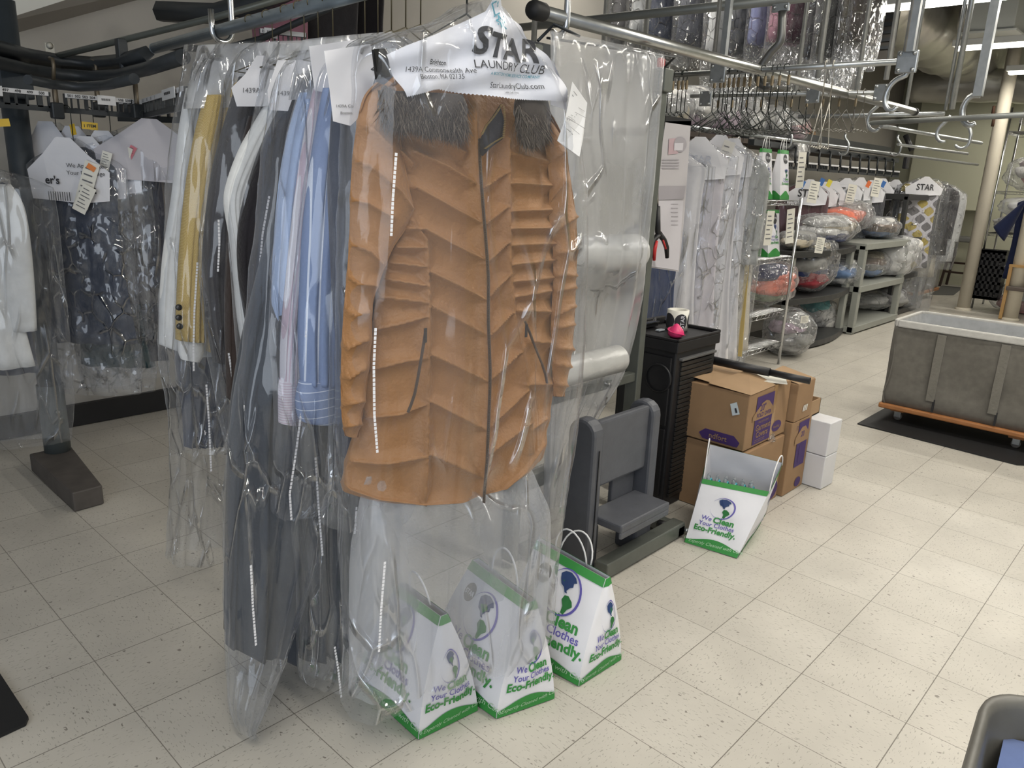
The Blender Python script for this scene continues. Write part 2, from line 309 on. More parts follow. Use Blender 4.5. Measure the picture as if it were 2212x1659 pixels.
# ================================================================== STRUCTURE
def floor_mat():
    m = bpy.data.materials.new('vinyl_tile'); m.use_nodes = True; nt = m.node_tree; L = nt.links; b = nt.nodes['Principled BSDF']
    tc = node(nt, 'ShaderNodeTexCoord')
    def noise(sc, det=3, scale=(1, 1, 1), rot=0):
        mp = node(nt, 'ShaderNodeMapping'); mp.inputs['Scale'].default_value = scale; mp.inputs['Rotation'].default_value[2] = rot; L.new(tc.outputs['Object'], mp.inputs[0])
        t = node(nt, 'ShaderNodeTexNoise'); t.inputs['Scale'].default_value = sc; t.inputs['Detail'].default_value = det; L.new(mp.outputs[0], t.inputs[0]); return t.outputs[0]
    def M(op, a, bb=None, c=None):
        n = node(nt, 'ShaderNodeMath', operation=op)
        for i, q in enumerate((a, bb, c)):
            if q is None: continue
            if hasattr(q, 'is_linked'): L.new(q, n.inputs[i])
            else: n.inputs[i].default_value = q
        return n.outputs[0]
    sp = node(nt, 'ShaderNodeSeparateXYZ'); L.new(tc.outputs['Object'], sp.inputs[0])
    T = .3048
    def edge(o): return M('ABSOLUTE', M('SUBTRACT', M('FRACT', M('ADD', M('DIVIDE', o, T), .5)), .5))
    ex, ey = edge(sp.outputs[0]), edge(sp.outputs[1])
    line = M('MAXIMUM', M('MULTIPLY', M('LESS_THAN', ex, .0042), .85), M('LESS_THAN', ey, .0046))
    # chips: stretched flecks, direction alternating tile by tile
    def flo(o): return M('FLOOR', M('DIVIDE', o, T))
    chk = M('MODULO', M('ABSOLUTE', M('ADD', flo(sp.outputs[0]), flo(sp.outputs[1]))), 2.)
    fa = noise(58, 2, (1, 3.4, 1), .25); fb = noise(58, 2, (3.4, 1, 1), .3)
    mixf = node(nt, 'ShaderNodeMix'); L.new(chk, mixf.inputs[0]); L.new(fa, mixf.inputs[2]); L.new(fb, mixf.inputs[3])
    fleck = M('GREATER_THAN', mixf.outputs[0], .64)
    fleck2 = M('GREATER_THAN', noise(44, 2, (1.4, 1, 1), 1.0), .70)
    cn = node(nt, 'ShaderNodeTexWhiteNoise', noise_dimensions='2D'); cb = node(nt, 'ShaderNodeCombineXYZ'); L.new(flo(sp.outputs[0]), cb.inputs[0]); L.new(flo(sp.outputs[1]), cb.inputs[1]); L.new(cb.outputs[0], cn.inputs[0])
    base = node(nt, 'ShaderNodeMix', data_type='RGBA'); base.inputs[6].default_value = (.545, .515, .455, 1); base.inputs[7].default_value = (.575, .545, .485, 1); L.new(cn.outputs[0], base.inputs[0])
    md = node(nt, 'ShaderNodeMix', data_type='RGBA', blend_type='MULTIPLY'); L.new(base.outputs[2], md.inputs[6]); md.inputs[0].default_value = 1
    r = node(nt, 'ShaderNodeMapRange'); r.inputs[1].default_value = .3; r.inputs[2].default_value = .7; r.inputs[3].default_value = .9; r.inputs[4].default_value = 1.06; L.new(noise(3.5, 6), r.inputs[0]); L.new(r.outputs[0], md.inputs[7])
    def over(prev, fac, col):
        x = node(nt, 'ShaderNodeMix', data_type='RGBA'); L.new(fac, x.inputs[0]); L.new(prev, x.inputs[6]); x.inputs[7].default_value = (*col, 1); return x.outputs[2]
    c = over(md.outputs[2], M('MULTIPLY', fleck, .55), (.22, .21, .17)); c = over(c, M('MULTIPLY', fleck2, .7), (.12, .10, .08)); c = over(c, M('MULTIPLY', line, .8), (.09, .075, .055))
    L.new(c, b.inputs['Base Color']); b.inputs['Roughness'].default_value = .38; b.inputs['Specular IOR Level'].default_value = .4
    rr = node(nt, 'ShaderNodeMapRange'); rr.inputs[3].default_value = .28; rr.inputs[4].default_value = .5; L.new(noise(6, 4), rr.inputs[0]); L.new(rr.outputs[0], b.inputs['Roughness'])
    return m
FLOOR = floor_mat()
WALLP = mat('taupe_wall_paint', (.50, .475, .43), .7, 0, .05, 3, .05, 60); WALLD = mat('shaded_soffit_paint', (.34, .32, .29), .8, 0, .06, 3); CREAM = mat('cream_wall_paint', (.60, .60, .46), .7, 0, .05, 2)  # WALLD: soffit underside, its shade put into a darker grey
CEIL = mat('dusty_ceiling', (.36, .35, .31), .85, 0, .12, 1.5); BASEB = mat('black_vinyl_base', (.015, .015, .017), .5); LITW = mat('window_lit_soffit_paint', (.85, .84, .78), .7)  # LITW: soffit front, window light painted in as a brighter white
struct(MB().box((-5, -5, -.05), (14, 3.52, 0)), 'floor', FLOOR)
struct(MB().box((-5, 3.52, 0), (14, 3.62, 4.0)), 'wall_back', WALLP)
struct(MB().box((12.6, -5, 0), (12.7, 3.52, 4.0)), 'wall_right', CREAM)
struct(MB().box((1.5, -5, 0), (12.6, -4.9, 4.0)), 'wall_front', CREAM)
struct(MB().box((-5, -5, 3.95), (14, 3.62, 4.05)), 'ceiling', CEIL)
struct(MB().box((-5, 3.485, .005), (3.2, 3.518, .125)), 'baseboard_back', BASEB)
# underside of the sloping soffit against the back wall
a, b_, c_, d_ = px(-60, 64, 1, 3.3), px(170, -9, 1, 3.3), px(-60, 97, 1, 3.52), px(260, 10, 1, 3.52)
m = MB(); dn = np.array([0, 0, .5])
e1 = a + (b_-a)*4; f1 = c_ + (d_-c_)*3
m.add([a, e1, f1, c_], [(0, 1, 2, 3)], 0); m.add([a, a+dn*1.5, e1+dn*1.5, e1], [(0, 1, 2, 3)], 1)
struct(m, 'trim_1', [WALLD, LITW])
# ------------------------------------------------------------------ fluorescent lights
TUBE = mat('lit_fluorescent_tube', (1, 1, 1), .5, emit=(1, .97, .86), estr=14); TUBE.cycles.emission_sampling = 'NONE'; FIX = mat('white_fixture', (.75, .75, .72), .5)
def fluor(label, x, y0, y1, z, power, grp='fluorescent strip lights under the ceiling', show=True):
    t = thing('fluorescent_light', label, 'ceiling light', (x, (y0+y1)/2, z), grp)
    part(MB().box((x-.06, y0, z+.03), (x+.06, y1, z+.09)), 'housing', FIX, t, .006)
    part(MB().tube([(x-.03, y0+.03, z+.012), (x-.03, y1-.03, z+.012)], .017, 10), 'lamp_tube', TUBE, t); part(MB().tube([(x+.035, y0+.03, z+.012), (x+.035, y1-.03, z+.012)], .017, 10), 'lamp_tube', TUBE, t)
    s = MB()
    for yy in (y0+.3, y1-.3): s.tube([(x, yy, z+.09), (x, yy, 3.95)], .004, 5)
    part(s, 'suspension_wire', GALV, t)
    area('fluorescent_glow', (x, (y0+y1)/2, z-.03), .14, power, WARM, (0, 0, 0), y1-y0)
fluor('nearest fluorescent strip light in view, top right behind the steel posts', 5.13, -.95, 1.45, 2.8, 60)
fluor('second fluorescent strip light back, right of the silver duct', 7.25, -.9, 1.42, 2.8, 60)
fluor('third fluorescent strip light back, cut by the thicker white pillar', 9.2, -1.0, 1.35, 2.8, 60)
fluor('farthest small fluorescent strip light low over the aisle', 11.2, -.5, 1.6, 2.8, 45)
fluor('fluorescent strip light out of frame above the garment rail', 2.9, -2.2, .2, 2.95, 75)
fluor('fluorescent strip light out of frame above the laundry cart', .9, -2.6, -.2, 3.0, 85)
fluor('fluorescent strip light out of frame nearest the camera', -1.6, -2.4, 0, 3.05, 70)
fluor('fluorescent strip light high over the hanging white gowns', 3.6, 1.3, 3.2, 3.5, 45)
# ================================================================== HERO RAIL
RZ = 1.88; RA = px(335, 104, 2, RZ); RB = px(720, 0, 2, RZ); rd = (RB-RA)/np.linalg.norm(RB-RA); RE = RB + rd*1.0
t = thing('garment_rail', 'thick grey steel garment rail holding the row of bagged clothes', 'rail', RA)
PIPE = mat('blue_grey_rail_paint', (.25, .30, .34), .3, .55, .15, 14)
part(MB().tube([RA, RE], .0195, 20), 'rail_pipe', PIPE, t); part(MB().lathe([(0, -.004), (.014, -.003), (.0195, .003), (.0195, .01)], RA, 20, 0, 'y'), 'end_cap', PIPE, t)
def on_rail(y): return RA + rd*((y-RA[1])/rd[1])
def c_hook(label, at, up, h, r=.042, tube=.011, mats=None, ax=(1, 0, 0), grp='cast hooks carrying the rails', sgn=1, mname='rail_hook'):
    at = np.array(at, float); u = np.array(ax, float); m = MB(); pts = []
    for a in np.linspace(-.15*math.pi, -1.05*math.pi, 9): pts.append(at + u*sgn*r*math.cos(a) + np.array([0, 0, r*math.sin(a)]))
    pts += [at + u*sgn*-r*1.0 + np.array([0, 0, h*.30]), at + u*sgn*-r*.7 + np.array([0, 0, h*.5]), at + u*sgn*-.2*r + np.array([0, 0, h*.68]), at + np.array([0, 0, h*.8]), at + np.array([0, 0, h])]
    rs = [tube*.7] + [tube]*(len(pts)-1); m.tube(pts, rs, 10)
    return solo(m, mname, mats or CHROME, label, 'hook', grp)
hp = px(480, 66, 2, RZ)
t = thing('rail_hook', 'chrome horseshoe hook gripping the grey garment rail near its far end', 'hook', hp, 'cast hooks carrying the rails')
m = MB(); ax2 = np.array([rd[1], -rd[0], 0]); pts = []
for k in np.linspace(0, 1, 17):
    a = -math.pi*1.0*k + 0; pts.append(hp + ax2*.034*math.cos(a) + np.array([0, 0, .036*math.sin(a)]))
pts = [hp+ax2*.034+np.array([0, 0, .06])] + pts + [hp-ax2*.034+np.array([0, 0, .10]), hp-ax2*.02+np.array([0, 0, .135]), hp+np.array([0, 0, .15])]
part(m.tube(pts, .0095, 10), 'hook_body', CHROME, t); part(MB().tube([hp+(0, 0, .14), hp+(0, 0, 1.2)], .014, 10), 'drop_pipe', GALV, t)
m = MB().box(hp+(-.03, -.035, .13), hp+(.03, .035, .16));
part(m, 'clamp_plate', GALV, t, .004)
# slim cross pipe behind the rail, with its elbow
t = thing('cross_pipe', 'slim grey conduit running behind the garment rail to a white wall bracket', 'pipe', px(108, 125, 1, 3.0))
part(MB().tube([px(108, 125, 1, 3.0), px(300, 78, 1, 2.55), px(470, 36, 1, 2.2), px(640, -12, 1, 1.9)], .013, 10), 'pipe', OLIVE, t)
q = px(108, 112, 1, 3.0); m = MB().box(q-(.018, .004, .05), q+(.018, .004, .035)); m.lathe([(0, -.002), (.015, 0), (0, .002)], q+(0, -.006, .025), 14, 0, 'y')
part(m, 'bracket', mat('cream_bracket', (.7, .68, .6), .5), t)
q = px(262, 100, 1, 2.62); part(MB().box(q-(.02, .02, .06), q+(.02, .02, .03)).tube([q, q+(0, 0, -.10)], .016, 8), 'clamp', DARKM, t, .004)
# ================================================================== PUFFER COAT
CO = px(1008, -73, 2, RZ); CT = math.radians(-14); CU = np.array([math.cos(CT), math.sin(CT), 0]); CN = np.array([-math.sin(CT), math.cos(CT), 0])
SEAMS = [[(893,475),(925,520),(930,640),(928,880),(926,1000),(920,1110)],[(1030,225),(1035,300),(1040,400),(1048,500),(1055,600),(1055,700),(1059,800),(1056,900),(1052,1000),(1044,1100)],
 [(1105,300),(1104,480),(1105,560),(1115,680),(1138,800),(1150,900),(1155,980)],[(900,327),(976,362),(1029,396)],[(870,250),(960,300),(1010,330)],[(900,403),(966,440),(1040,480)],[(919,493),(982,528),(1046,560)],[(932,587),(991,616),(1052,648)],
 [(935,662),(1056,725)],[(929,764),(1001,798),(1056,825)],[(926,865),(1056,932)],[(926,980),(1048,1034)],[(735,1040),(760,1060),(820,1080),(917,1092),(1045,1083),(1090,1062),(1140,1020),(1180,960)],
 [(885,493),(925,495)],[(860,534),(926,536)],[(825,565),(930,578)],[(815,600),(930,619)],[(810,640),(930,655)],[(800,714),(860,703),(929,683)],[(790,803),(887,780),(928,775)],[(775,905),(869,897),(923,876)],[(745,995),(790,1002),(836,1004),(926,988)],
 [(1060,727),(1113,674)],[(1062,822),(1134,756)],[(1060,925),(1143,843)],[(1055,985),(1148,915)],[(1055,645),(1110,590)],[(1050,570),(1105,520)],[(1046,490),(1103,445)],[(1042,410),(1103,370)],
 [(1105,456),(1195,453)],[(1108,493),(1201,493)],[(1108,530),(1205,526)],[(1111,572),(1205,562)],[(1113,609),(1198,600)],[(1117,642),(1192,628)],[(1125,672),(1192,673)],[(1160,740),(1194,740)],[(1140,832),(1195,830)],[(1150,930),(1185,905)],
 [(835,296),(876,334),(896,356)],[(1110,330),(1190,350)],[(1108,395),(1195,400)]]
SL = [[(765,343),(810,362),(872,416),(895,452)],[(765,262),(810,280),(850,320)],[(757,430),(800,440),(850,470)],[(755,526),(803,544),(830,572)],[(750,597),(778,614),(818,619)],[(745,669),(769,683),(800,676)],[(736,743),(757,752),(800,735)],[(734,814),(760,817),(795,796)],[(734,879),(790,868)],[(738,925),(785,918)]]
SR = [[(1185,440),(1225,392)],[(1195,505),(1250,468)],[(1205,547),(1250,543)],[(1200,594),(1250,596)],[(1195,631),(1250,622)],[(1195,686),(1250,662)],[(1190,712),(1245,702)],[(1190,752),(1245,756)],[(1190,786),(1240,794)],[(1190,830),(1230,835)],[(1190,345),(1225,330)]]
def segdist(X, Y, lines):
    d = np.full(len(X), 1e9)
    for ln in lines:
        for (x0, y0), (x1, y1) in zip(ln[:-1], ln[1:]):
            dx, dy = x1-x0, y1-y0; t = np.clip(((X-x0)*dx+(Y-y0)*dy)/(dx*dx+dy*dy), 0, 1)
            d = np.minimum(d, np.hypot(X-x0-t*dx, Y-y0-t*dy))
    return d
def quilt(lines, amp, w=15.):
    def f(P, ss, c):
        X, Y = proj(P); d = segdist(X, Y, lines); side = np.sign(ss)*np.minimum(1, np.abs(ss)*2)
        puff = amp*(1-np.exp(-(d/w)**2)) + 0.010*(1-np.exp(-(d/2.6)**2))
        wr = .0036*smooth_noise(P, 42, 3, 3)*np.exp(-d/22.) + .0012*smooth_noise(P, 90, 8, 2)
        return P + CN[None, :]*((puff*np.clip(side, -1, 1)) + wr*side)[:, None]
    return f
TAN = mat('tan_puffer_nylon', (.345, .168, .062), .5, 0, .05, 30, .3, 110, .4, .15); TAND = mat('dark_zip_tape', (.10, .075, .06), .6)
coat = thing('puffer_coat', 'tan quilted hooded puffer coat at the near end of the rail', 'coat', CO)
rows, n_ = pxrows([(900,120,1100,130,.02),(850,165,1150,185,.035),(806,215,1190,250,.05),(792,300,1206,340,.058),(800,400,1210,420,.062),(822,480,1206,480,.064),(826,560,1206,548,.062),(812,640,1204,625,.062),(800,740,1200,705,.066),(786,830,1197,790,.07,.002),(776,900,1193,850,.074,.008),(752,975,1183,905,.078,.03),(740,1040,1172,975,.076,.048),(741,1060,1166,992,.07,.052)], CO, CT)
# the two rows at the hem curve down in the middle
mb = loft(rows, -n_, 330, 340, .62, disp=quilt(SEAMS, .016), capb=True); part(mb, 'coat_body', TAN, coat)
so = CO - CN*.035
rows, _ = pxrows([(812,178,850,190,.02),(783,215,862,230,.034),(766,300,868,318,.042),(758,390,885,408,.046),(756,450,890,470,.046),(754,520,850,535,.044),(750,580,826,592,.042),(744,650,806,656,.04),(738,740,803,735,.04),(736,830,794,822,.038),(738,900,784,892,.034),(745,942,775,944,.03)], so, CT)
part(loft(rows, -CN, 190, 110, .8, disp=quilt(SL, .010), capb=True), 'coat_sleeve', TAN, coat)
rows, _ = pxrows([(1165,235,1190,250,.02),(1175,300,1219,305,.032),(1186,390,1232,385,.036),(1186,465,1243,458,.036),(1194,540,1247,530,.034),(1194,620,1244,612,.034),(1190,700,1241,690,.034),(1192,780,1234,770,.032),(1196,856,1219,856,.026)], CO - CN*.03, CT)
part(loft(rows, -CN, 150, 80, .8, disp=quilt(SR, .009), capb=True), 'coat_sleeve', TAN, coat)
def on_coat(x, y, off=0): return pxn(x, y, CO - CN*off, CN)
def ribbon(pts, w, off, m=None, mi=0, dep=.003):
    m = m or MB(); Q = [on_coat(x, y, off if not hasattr(off, '__call__') else off(y)) for x, y in pts]
    for a, b in zip(Q[:-1], Q[1:]): m.bar(a, b, w, dep, mi)
    return m
ZP = [(1036,300),(1037,350),(1040,400),(1044,450),(1048,500),(1052,550),(1055,600),(1055,650),(1055,700),(1057,750),(1059,800),(1058,850),(1056,900),(1054,950),(1052,1000),(1048,1045),(1045,1086)]
zo = lambda y: .062+.018*min(1, max(0, (y-300)/400))
z = part(ribbon(ZP, .0075, lambda y: zo(y)+.004), 'front_zipper', TAND, coat, label='dark full-length front zipper')
m = MB()
for (x0, y0), (x1, y1) in zip(ZP[:-1], ZP[1:]):
    for k in range(12): q = on_coat(x0+(x1-x0)*k/12, y0+(y1-y0)*k/12, zo(y0+(y1-y0)*k/12)+.007); m.box(q-(.0022, .001, .0008), q+(.0022, .001, .0008))
part(m, 'zipper_teeth', mat('bronze_teeth', (.16, .13, .09), .35, .8), z)
# open collar: black lining with brass zipper edges
m = MB(); m.poly([on_coat(x, y, .078) for x, y in [(1080,226),(1090,262),(1086,300),(1062,318),(1042,338),(1036,330),(1037,300),(1056,262)]])
part(m, 'collar_lining', mat('black_lining', (.015, .012, .014), .35, 0, 0, 1, .4, 30), coat)
m = MB()
for L in ([(1084,226),(1068,250),(1050,272),(1040,292)], [(1088,230),(1091,262),(1087,296),(1066,308),(1046,322)]):
    for (x0, y0), (x1, y1) in zip(L[:-1], L[1:]):
        for k in range(9): q = on_coat(x0+(x1-x0)*k/9, y0+(y1-y0)*k/9, .081); m.box(q-(.003, .001, .0009), q+(.003, .001, .0009))
part(m, 'collar_zipper', mat('brass_teeth', (.45, .33, .14), .3, .9), coat, label='brass teeth of the half open collar zip')
for L, pl_, lab in (([(919,716),(914,750),(908,785),(902,820),(896,850),(888,874),(881,891)], (919,722), 'left'), ([(1134,694),(1143,715),(1152,740),(1162,765),(1171,787),(1178,808),(1182,828)], (1137,712), 'right')):
    o_ = .096 if lab == 'left' else .068
    zz = part(ribbon(L, .0065, o_), 'pocket_zip', TAND, coat)
    q = on_coat(*pl_, o_+.006); part(MB().box(q-(.004, .0015, .019), q+(.004, .0015, .014)), 'zip_pull', mat('gunmetal', (.12, .11, .11), .3, .9), zz, .001)
# fur trim: thousands of tapering hairs rooted on the hood edge
FUR1 = mat('dark_brown_fur', (.045, .033, .026), .8, sheen=.4); FUR2 = mat('grey_tipped_fur', (.17, .135, .105), .8, sheen=.4)
def fur(poly, nhair, seed):
    r = random.Random(seed); m = MB()
    (x0, y0), (x1, y1) = poly
    for i in range(int(nhair*2.2)):
        a = r.random(); x = x0+(x1-x0)*a + r.gauss(0, 4); y = y0+(y1-y0)*a + r.uniform(-34, 26)+5*math.sin(x*.11+seed)
        off = .058+.026*r.random(); p = on_coat(x, y, off); L = r.uniform(.018, .052)
        d = np.array([r.gauss(0, .38)+ (.35 if x1 > x0 and seed == 2 else -.1), -.25+r.gauss(0, .2), -1]); d /= np.linalg.norm(d); s = np.cross(d, CN); s /= np.linalg.norm(s); s *= r.uniform(.0004, .0009)
        q = p + d*L*.55 + CN*r.gauss(0, .004); e = q + (d + np.array([r.gauss(0, .3), 0, -.1]))*L*.45
        m.add([p-s, p+s, q+s*.8, q-s*.8, e], [(0, 1, 2, 3), (3, 2, 4)], 1 if r.random() < .3 else 0)
    return m
fo = CO - CN*.062
for rws, hair in (([(815,195,1000,205,.02),(822,225,1010,240,.03),(850,250,990,262,.028),(880,268,960,276,.012)], ((828,222),(1000,252))), ([(1118,190,1180,215,.02),(1112,235,1186,260,.03),(1122,270,1178,290,.028),(1140,300,1170,312,.012)], ((1120,262),(1175,262)))):
    rr, _ = pxrows(rws, fo, CT); f_ = part(loft(rr, -CN, 20, 24, .9, crumple=.006, cf=30, capb=True), 'fur_trim', FUR1, coat, label='dark grey brown faux fur trim')
    part(fur(hair, 3000 if hair[0][0] < 1000 else 1700, 1 if hair[0][0] < 1000 else 2), 'fur_hair', [FUR1, FUR2], f_)
# hanger and its wire
t = thing('coat_hanger', 'black twisted wire hanger under the large printed paper cover', 'hanger', CO)
m = MB(); tw = px(1008, 12, 2, 1.80)
p0 = pxn(1008, 30, CO, CN); hook(m, p0, RZ, .0022, CU, 0, .024); part(m, 'hook', WIRE, t)
m = MB(); m.tube([p0+(0, 0, .03), p0, pxn(800, 150, CO, CN), pxn(1200, 215, CO, CN), p0], .002, 6); part(m, 'shoulder_wire', WIRE, t)
# printed paper cover
def on_cap(x, y, off=0):
    P = pxn(x, y, CO, CN); d = max(0., 1-abs(np.dot(P-CO, CU))/.30)
    return P - CN*(.088 + .010*math.sin(x*.045) + off + .008*math.sin(y*.08+x*.02))
cap = thing('paper_garment_cover', 'large white printed paper cover over the shoulders of the tan coat', 'paper cover', pxn(1008, 60, CO, CN))
top = [(798,128),(840,108),(900,85),(960,60),(1003,38),(1014,8),(1030,12),(1052,45),(1080,68),(1105,100),(1132,135),(1160,178),(1178,222)]
bot = [(838,214),(862,208),(890,200),(905,198),(960,205),(1010,211),(1060,217),(1090,219),(1110,220),(1130,221),(1150,222),(1165,223),(1176,224)]
m = MB(); V = []; K = 26
def fine(P, n=7): return [((1-k/n)*a[0]+k/n*b[0], (1-k/n)*a[1]+k/n*b[1]) for a, b in zip(P[:-1], P[1:]) for k in range(n)] + [P[-1]]
top, bot = fine(top), fine(bot)
for (tx, ty), (bx, by) in zip(top, bot):
    for k in range(K+1): V.append(on_cap(tx+(bx-tx)*k/K, ty+(by-ty)*k/K))
F = [(i*(K+1)+k, (i+1)*(K+1)+k, (i+1)*(K+1)+k+1, i*(K+1)+k+1) for i in range(len(top)-1) for k in range(K)]
m.add(V, F, 0, True)
# serrated lower edge
for i in range(len(bot)-1):
    (x0, y0), (x1, y1) = bot[i], bot[i+1]; n = max(1, int((x1-x0)/5))
    for k in range(n):
        xa, ya, xb, yb = x0+(x1-x0)*k/n, y0+(y1-y0)*k/n, x0+(x1-x0)*(k+1)/n, y0+(y1-y0)*(k+1)/n
        m.add([on_cap(xa, ya), on_cap(xb, yb), on_cap((xa+xb)/2, (ya+yb)/2+2.5)], [(0, 2, 1)])
sheet = part(m, 'paper_sheet', WHITE, cap)
def ctext(m, s, x, y, size, ang, bold=0, mi=0, align='CENTER', sx=1, shear=0):
    c, q = math.cos(ang), math.sin(ang)
    m.text(s, lambda u, v: on_cap(x + (u*sx*c + v*q), y + (u*sx*q - v*c), .0045), size, bold, mi, shear, align)
m = MB()
for ch, x, y, an, sz in (('S', 990, 124, .12, 76), ('T', 1019, 132, .18, 68), ('A', 1056, 139, .17, 66), ('R', 1094, 141, .17, 66)): ctext(m, ch, x, y, sz, an, .03, 0, sx=.86)
ctext(m, 'LAUNDRY CLUB', 1052, 161, 25, .09, 0, 0, sx=.82); ctext(m, 'StarLaundryClub.com', 1067, 197, 17, .02, 0, 0, sx=.76)
ctext(m, 'Brighton', 906, 148, 15, .03, .02, 0, sx=.82); ctext(m, '1439A Commonwealth Ave', 908, 164, 15.5, .02, 0, 0, sx=.82); ctext(m, 'Boston, MA 02135', 911, 178, 15.5, -.01, 0, 0, sx=.82)
ctext(m, 'A BOSTON HOME SERVICE COMPANY', 1063, 173, 8.6, .05, .01, 1, sx=.78)
ctext(m, '1-800-268-1732', 1060, 207, 5, .03, 0, 0); 
def cline(m, pts, w, mi):
    for (x0, y0), (x1, y1) in zip(pts[:-1], pts[1:]):
        dx, dy = x1-x0, y1-y0; L = math.hypot(dx, dy); nx, ny = -dy/L*w/2, dx/L*w/2
        m.add([on_cap(x0+nx, y0+ny, .0035), on_cap(x1+nx, y1+ny, .0035), on_cap(x1-nx, y1-ny, .0035), on_cap(x0-nx, y0-ny, .0035)], [(0, 1, 2, 3)], mi)
cline(m, [(1020,19),(1011,24),(1021,47),(1033,41)], 3, 1); cline(m, [(1024,19),(1026,30)], 2.5, 1)
cline(m, [(1028,46),(1033,56),(1042,59),(1034,63),(1030,74),(1027,62),(1020,58),(1027,55),(1028,46)], 3, 1)
for q in ((1019,49),(1040,49),(1022,66)): cline(m, [(q[0]-1.5,q[1]),(q[0]+1.5,q[1])], 3, 1)
cline(m, [(1034,71),(1041,76)], 2.6, 1)
part(m, 'printed_lettering', [INK, TEAL], sheet, label='black and teal printed address and shop lettering')
m = MB(); m.add([on_cap(*q, .003) for q in [(772,116),(800,114),(812,172),(783,178)]], [(0, 3, 2, 1)]); m.add([on_cap(*q, .002) for q in [(766,118),(774,116),(786,178),(778,178),(766,150)]], [(0, 4, 3, 2, 1)])
part(m, 'black_end_band', mat('glossy_black_band', (.02, .02, .022), .15), cap)
# receipt hanging from the cover
rc = thing('receipt', 'long white receipt marked PAID hanging beside the right shoulder of the coat', 'receipt', on_cap(1190, 200, .012))
ro = [(1175,184),(1222,226),(1213,300),(1196,338),(1170,323),(1145,305),(1160,262)]
def on_rec(x, y, o=0): return on_cap(x, y, .014+o) + np.array([0, 0, 0]) 
m = MB().poly([on_rec(*q) for q in ro], 0, .0008, CN); r_ = part(m, 'receipt_paper', mat('receipt_paper', (.82, .82, .83), .5), rc)
m = MB(); ex, ey = (.72, .42), (-.22, .97)
for k in range(13):
    y0 = 14+k*7.2; w = [30, 22, 36, 14, 24, 30, 26, 20, 0, 0, 0, 26, 0][k]
    if not w: continue
    x = 1178+ex[0]*2+ey[0]*y0; y = 186+ey[1]*y0+4
    for a in np.arange(0, w, 3.2):
        if random.random() < .75: m.add([on_rec(x+ex[0]*b+ey[0]*c, y+ex[1]*b+ey[1]*c, .001) for b, c in ((a, 0), (a+2.2, 0), (a+2.2, 1.5), (a, 1.5))], [(0, 3, 2, 1)])
m.text('PAID', lambda u, v: on_rec(1163+u*.95, 263+u*.30-v, .001), 9, .0)
for y0 in (232, 246, 268, 284): m.add([on_rec(x, y, .001) for x, y in ((1172-(y0-232)*.1, y0-8), (1212-(y0-232)*.05, y0+12), (1212-(y0-232)*.05, y0+12.8), (1172-(y0-232)*.1, y0-7.2))], [(0, 3, 2, 1)])
part(m, 'receipt_print', GREYINK, r_)
# second small printed cover behind the receipt
m = MB().poly([on_cap(*q, -.018) for q in [(1128,130),(1150,140),(1182,205),(1190,240),(1150,230)]], 0, .001, CN)
pc = thing('paper_garment_cover', 'small white paper cover peeking out behind the receipt at the coat shoulder', 'paper cover', on_cap(1150, 180, -.02)); s_ = part(m, 'paper_sheet', WHITE, pc)
m = MB(); m.text('STAR', lambda u, v: on_cap(1150+u*.8, 152+u*.8-v*.8, -.016), 9, .01); m.text('308', lambda u, v: on_cap(1166+u*.8, 190+u*.3-v, -.016), 10); m.text('Na', lambda u, v: on_cap(1164+u*.8, 203+u*.3-v, -.016), 10); part(m, 'printed_lettering', GREYINK, s_)
# clear garment bag over the coat
def bag_px(label, rows, o, th, nr=70, nc=56, cr=.010, cf=11, seed=1, strips=(), matl=None, grp='clear plastic garment bags on the thick grey rail', cat='garment bag', folds=0.010, flat=.55):
    rr, n = pxrows(rows, o, th); b = thing('garment_bag', label, cat, (rr[0][0], rr[0][1], rr[0][2]), grp)
    p = part(loft(rr, -n, nr, nc, flat, folds=folds, fn=4,  crumple=cr, cf=cf, seed=seed, capt=False), 'plastic_film', matl or FILM, b)
    for s in strips:
        off = np.interp(np.mean([q[1] for q in s]), [r[1] for r in rows], [r[4] for r in rows])
        part(strip_on(rr, o, th, s, off+.004), 'printed_strip', STRIP, b)
    return b
bag_px('long clear plastic bag over the tan puffer coat, reaching the paper sacks',
  [(1003,8,1022,8,.09),(955,38,1060,48,.12),(855,72,1125,120,.13),(763,92,1185,185,.135),(752,200,1225,270,.125),(744,330,1240,380,.13),(740,480,1248,480,.13),(735,650,1248,620,.13),(732,850,1238,800,.135),(732,1000,1222,930,.14),(736,1120,1206,1040,.135),(742,1250,1196,1140,.125),(748,1380,1188,1240,.12),(745,1470,1184,1300,.12),(742,1532,1182,1345,.12)],
  CO, CT, 110, 90, .007, 9, 4, [[(758,683),(755,760),(757,860),(764,938)],[(785,1163),(778,1260),(774,1350)],[(799,330),(793,420),(790,500)]], FILMC)
rr, n = pxrows([(790,1030,1140,1000,.0),(778,1075,1160,1040,.02),(766,1150,1180,1090,.075),(760,1210,1180,1140,.09),(758,1290,1178,1200,.09),(756,1390,1172,1300,.09),(755,1470,1168,1370,.09),(752,1500,1150,1400,.085)], CO - CN*.03, CT)
part(loft(rr, -n, 60, 90, .8, folds=.010, fn=6, crumple=.006, cf=12, seed=77, capt=False), 'doubled_tail', FILMT, bpy.data.objects['garment_bag'])
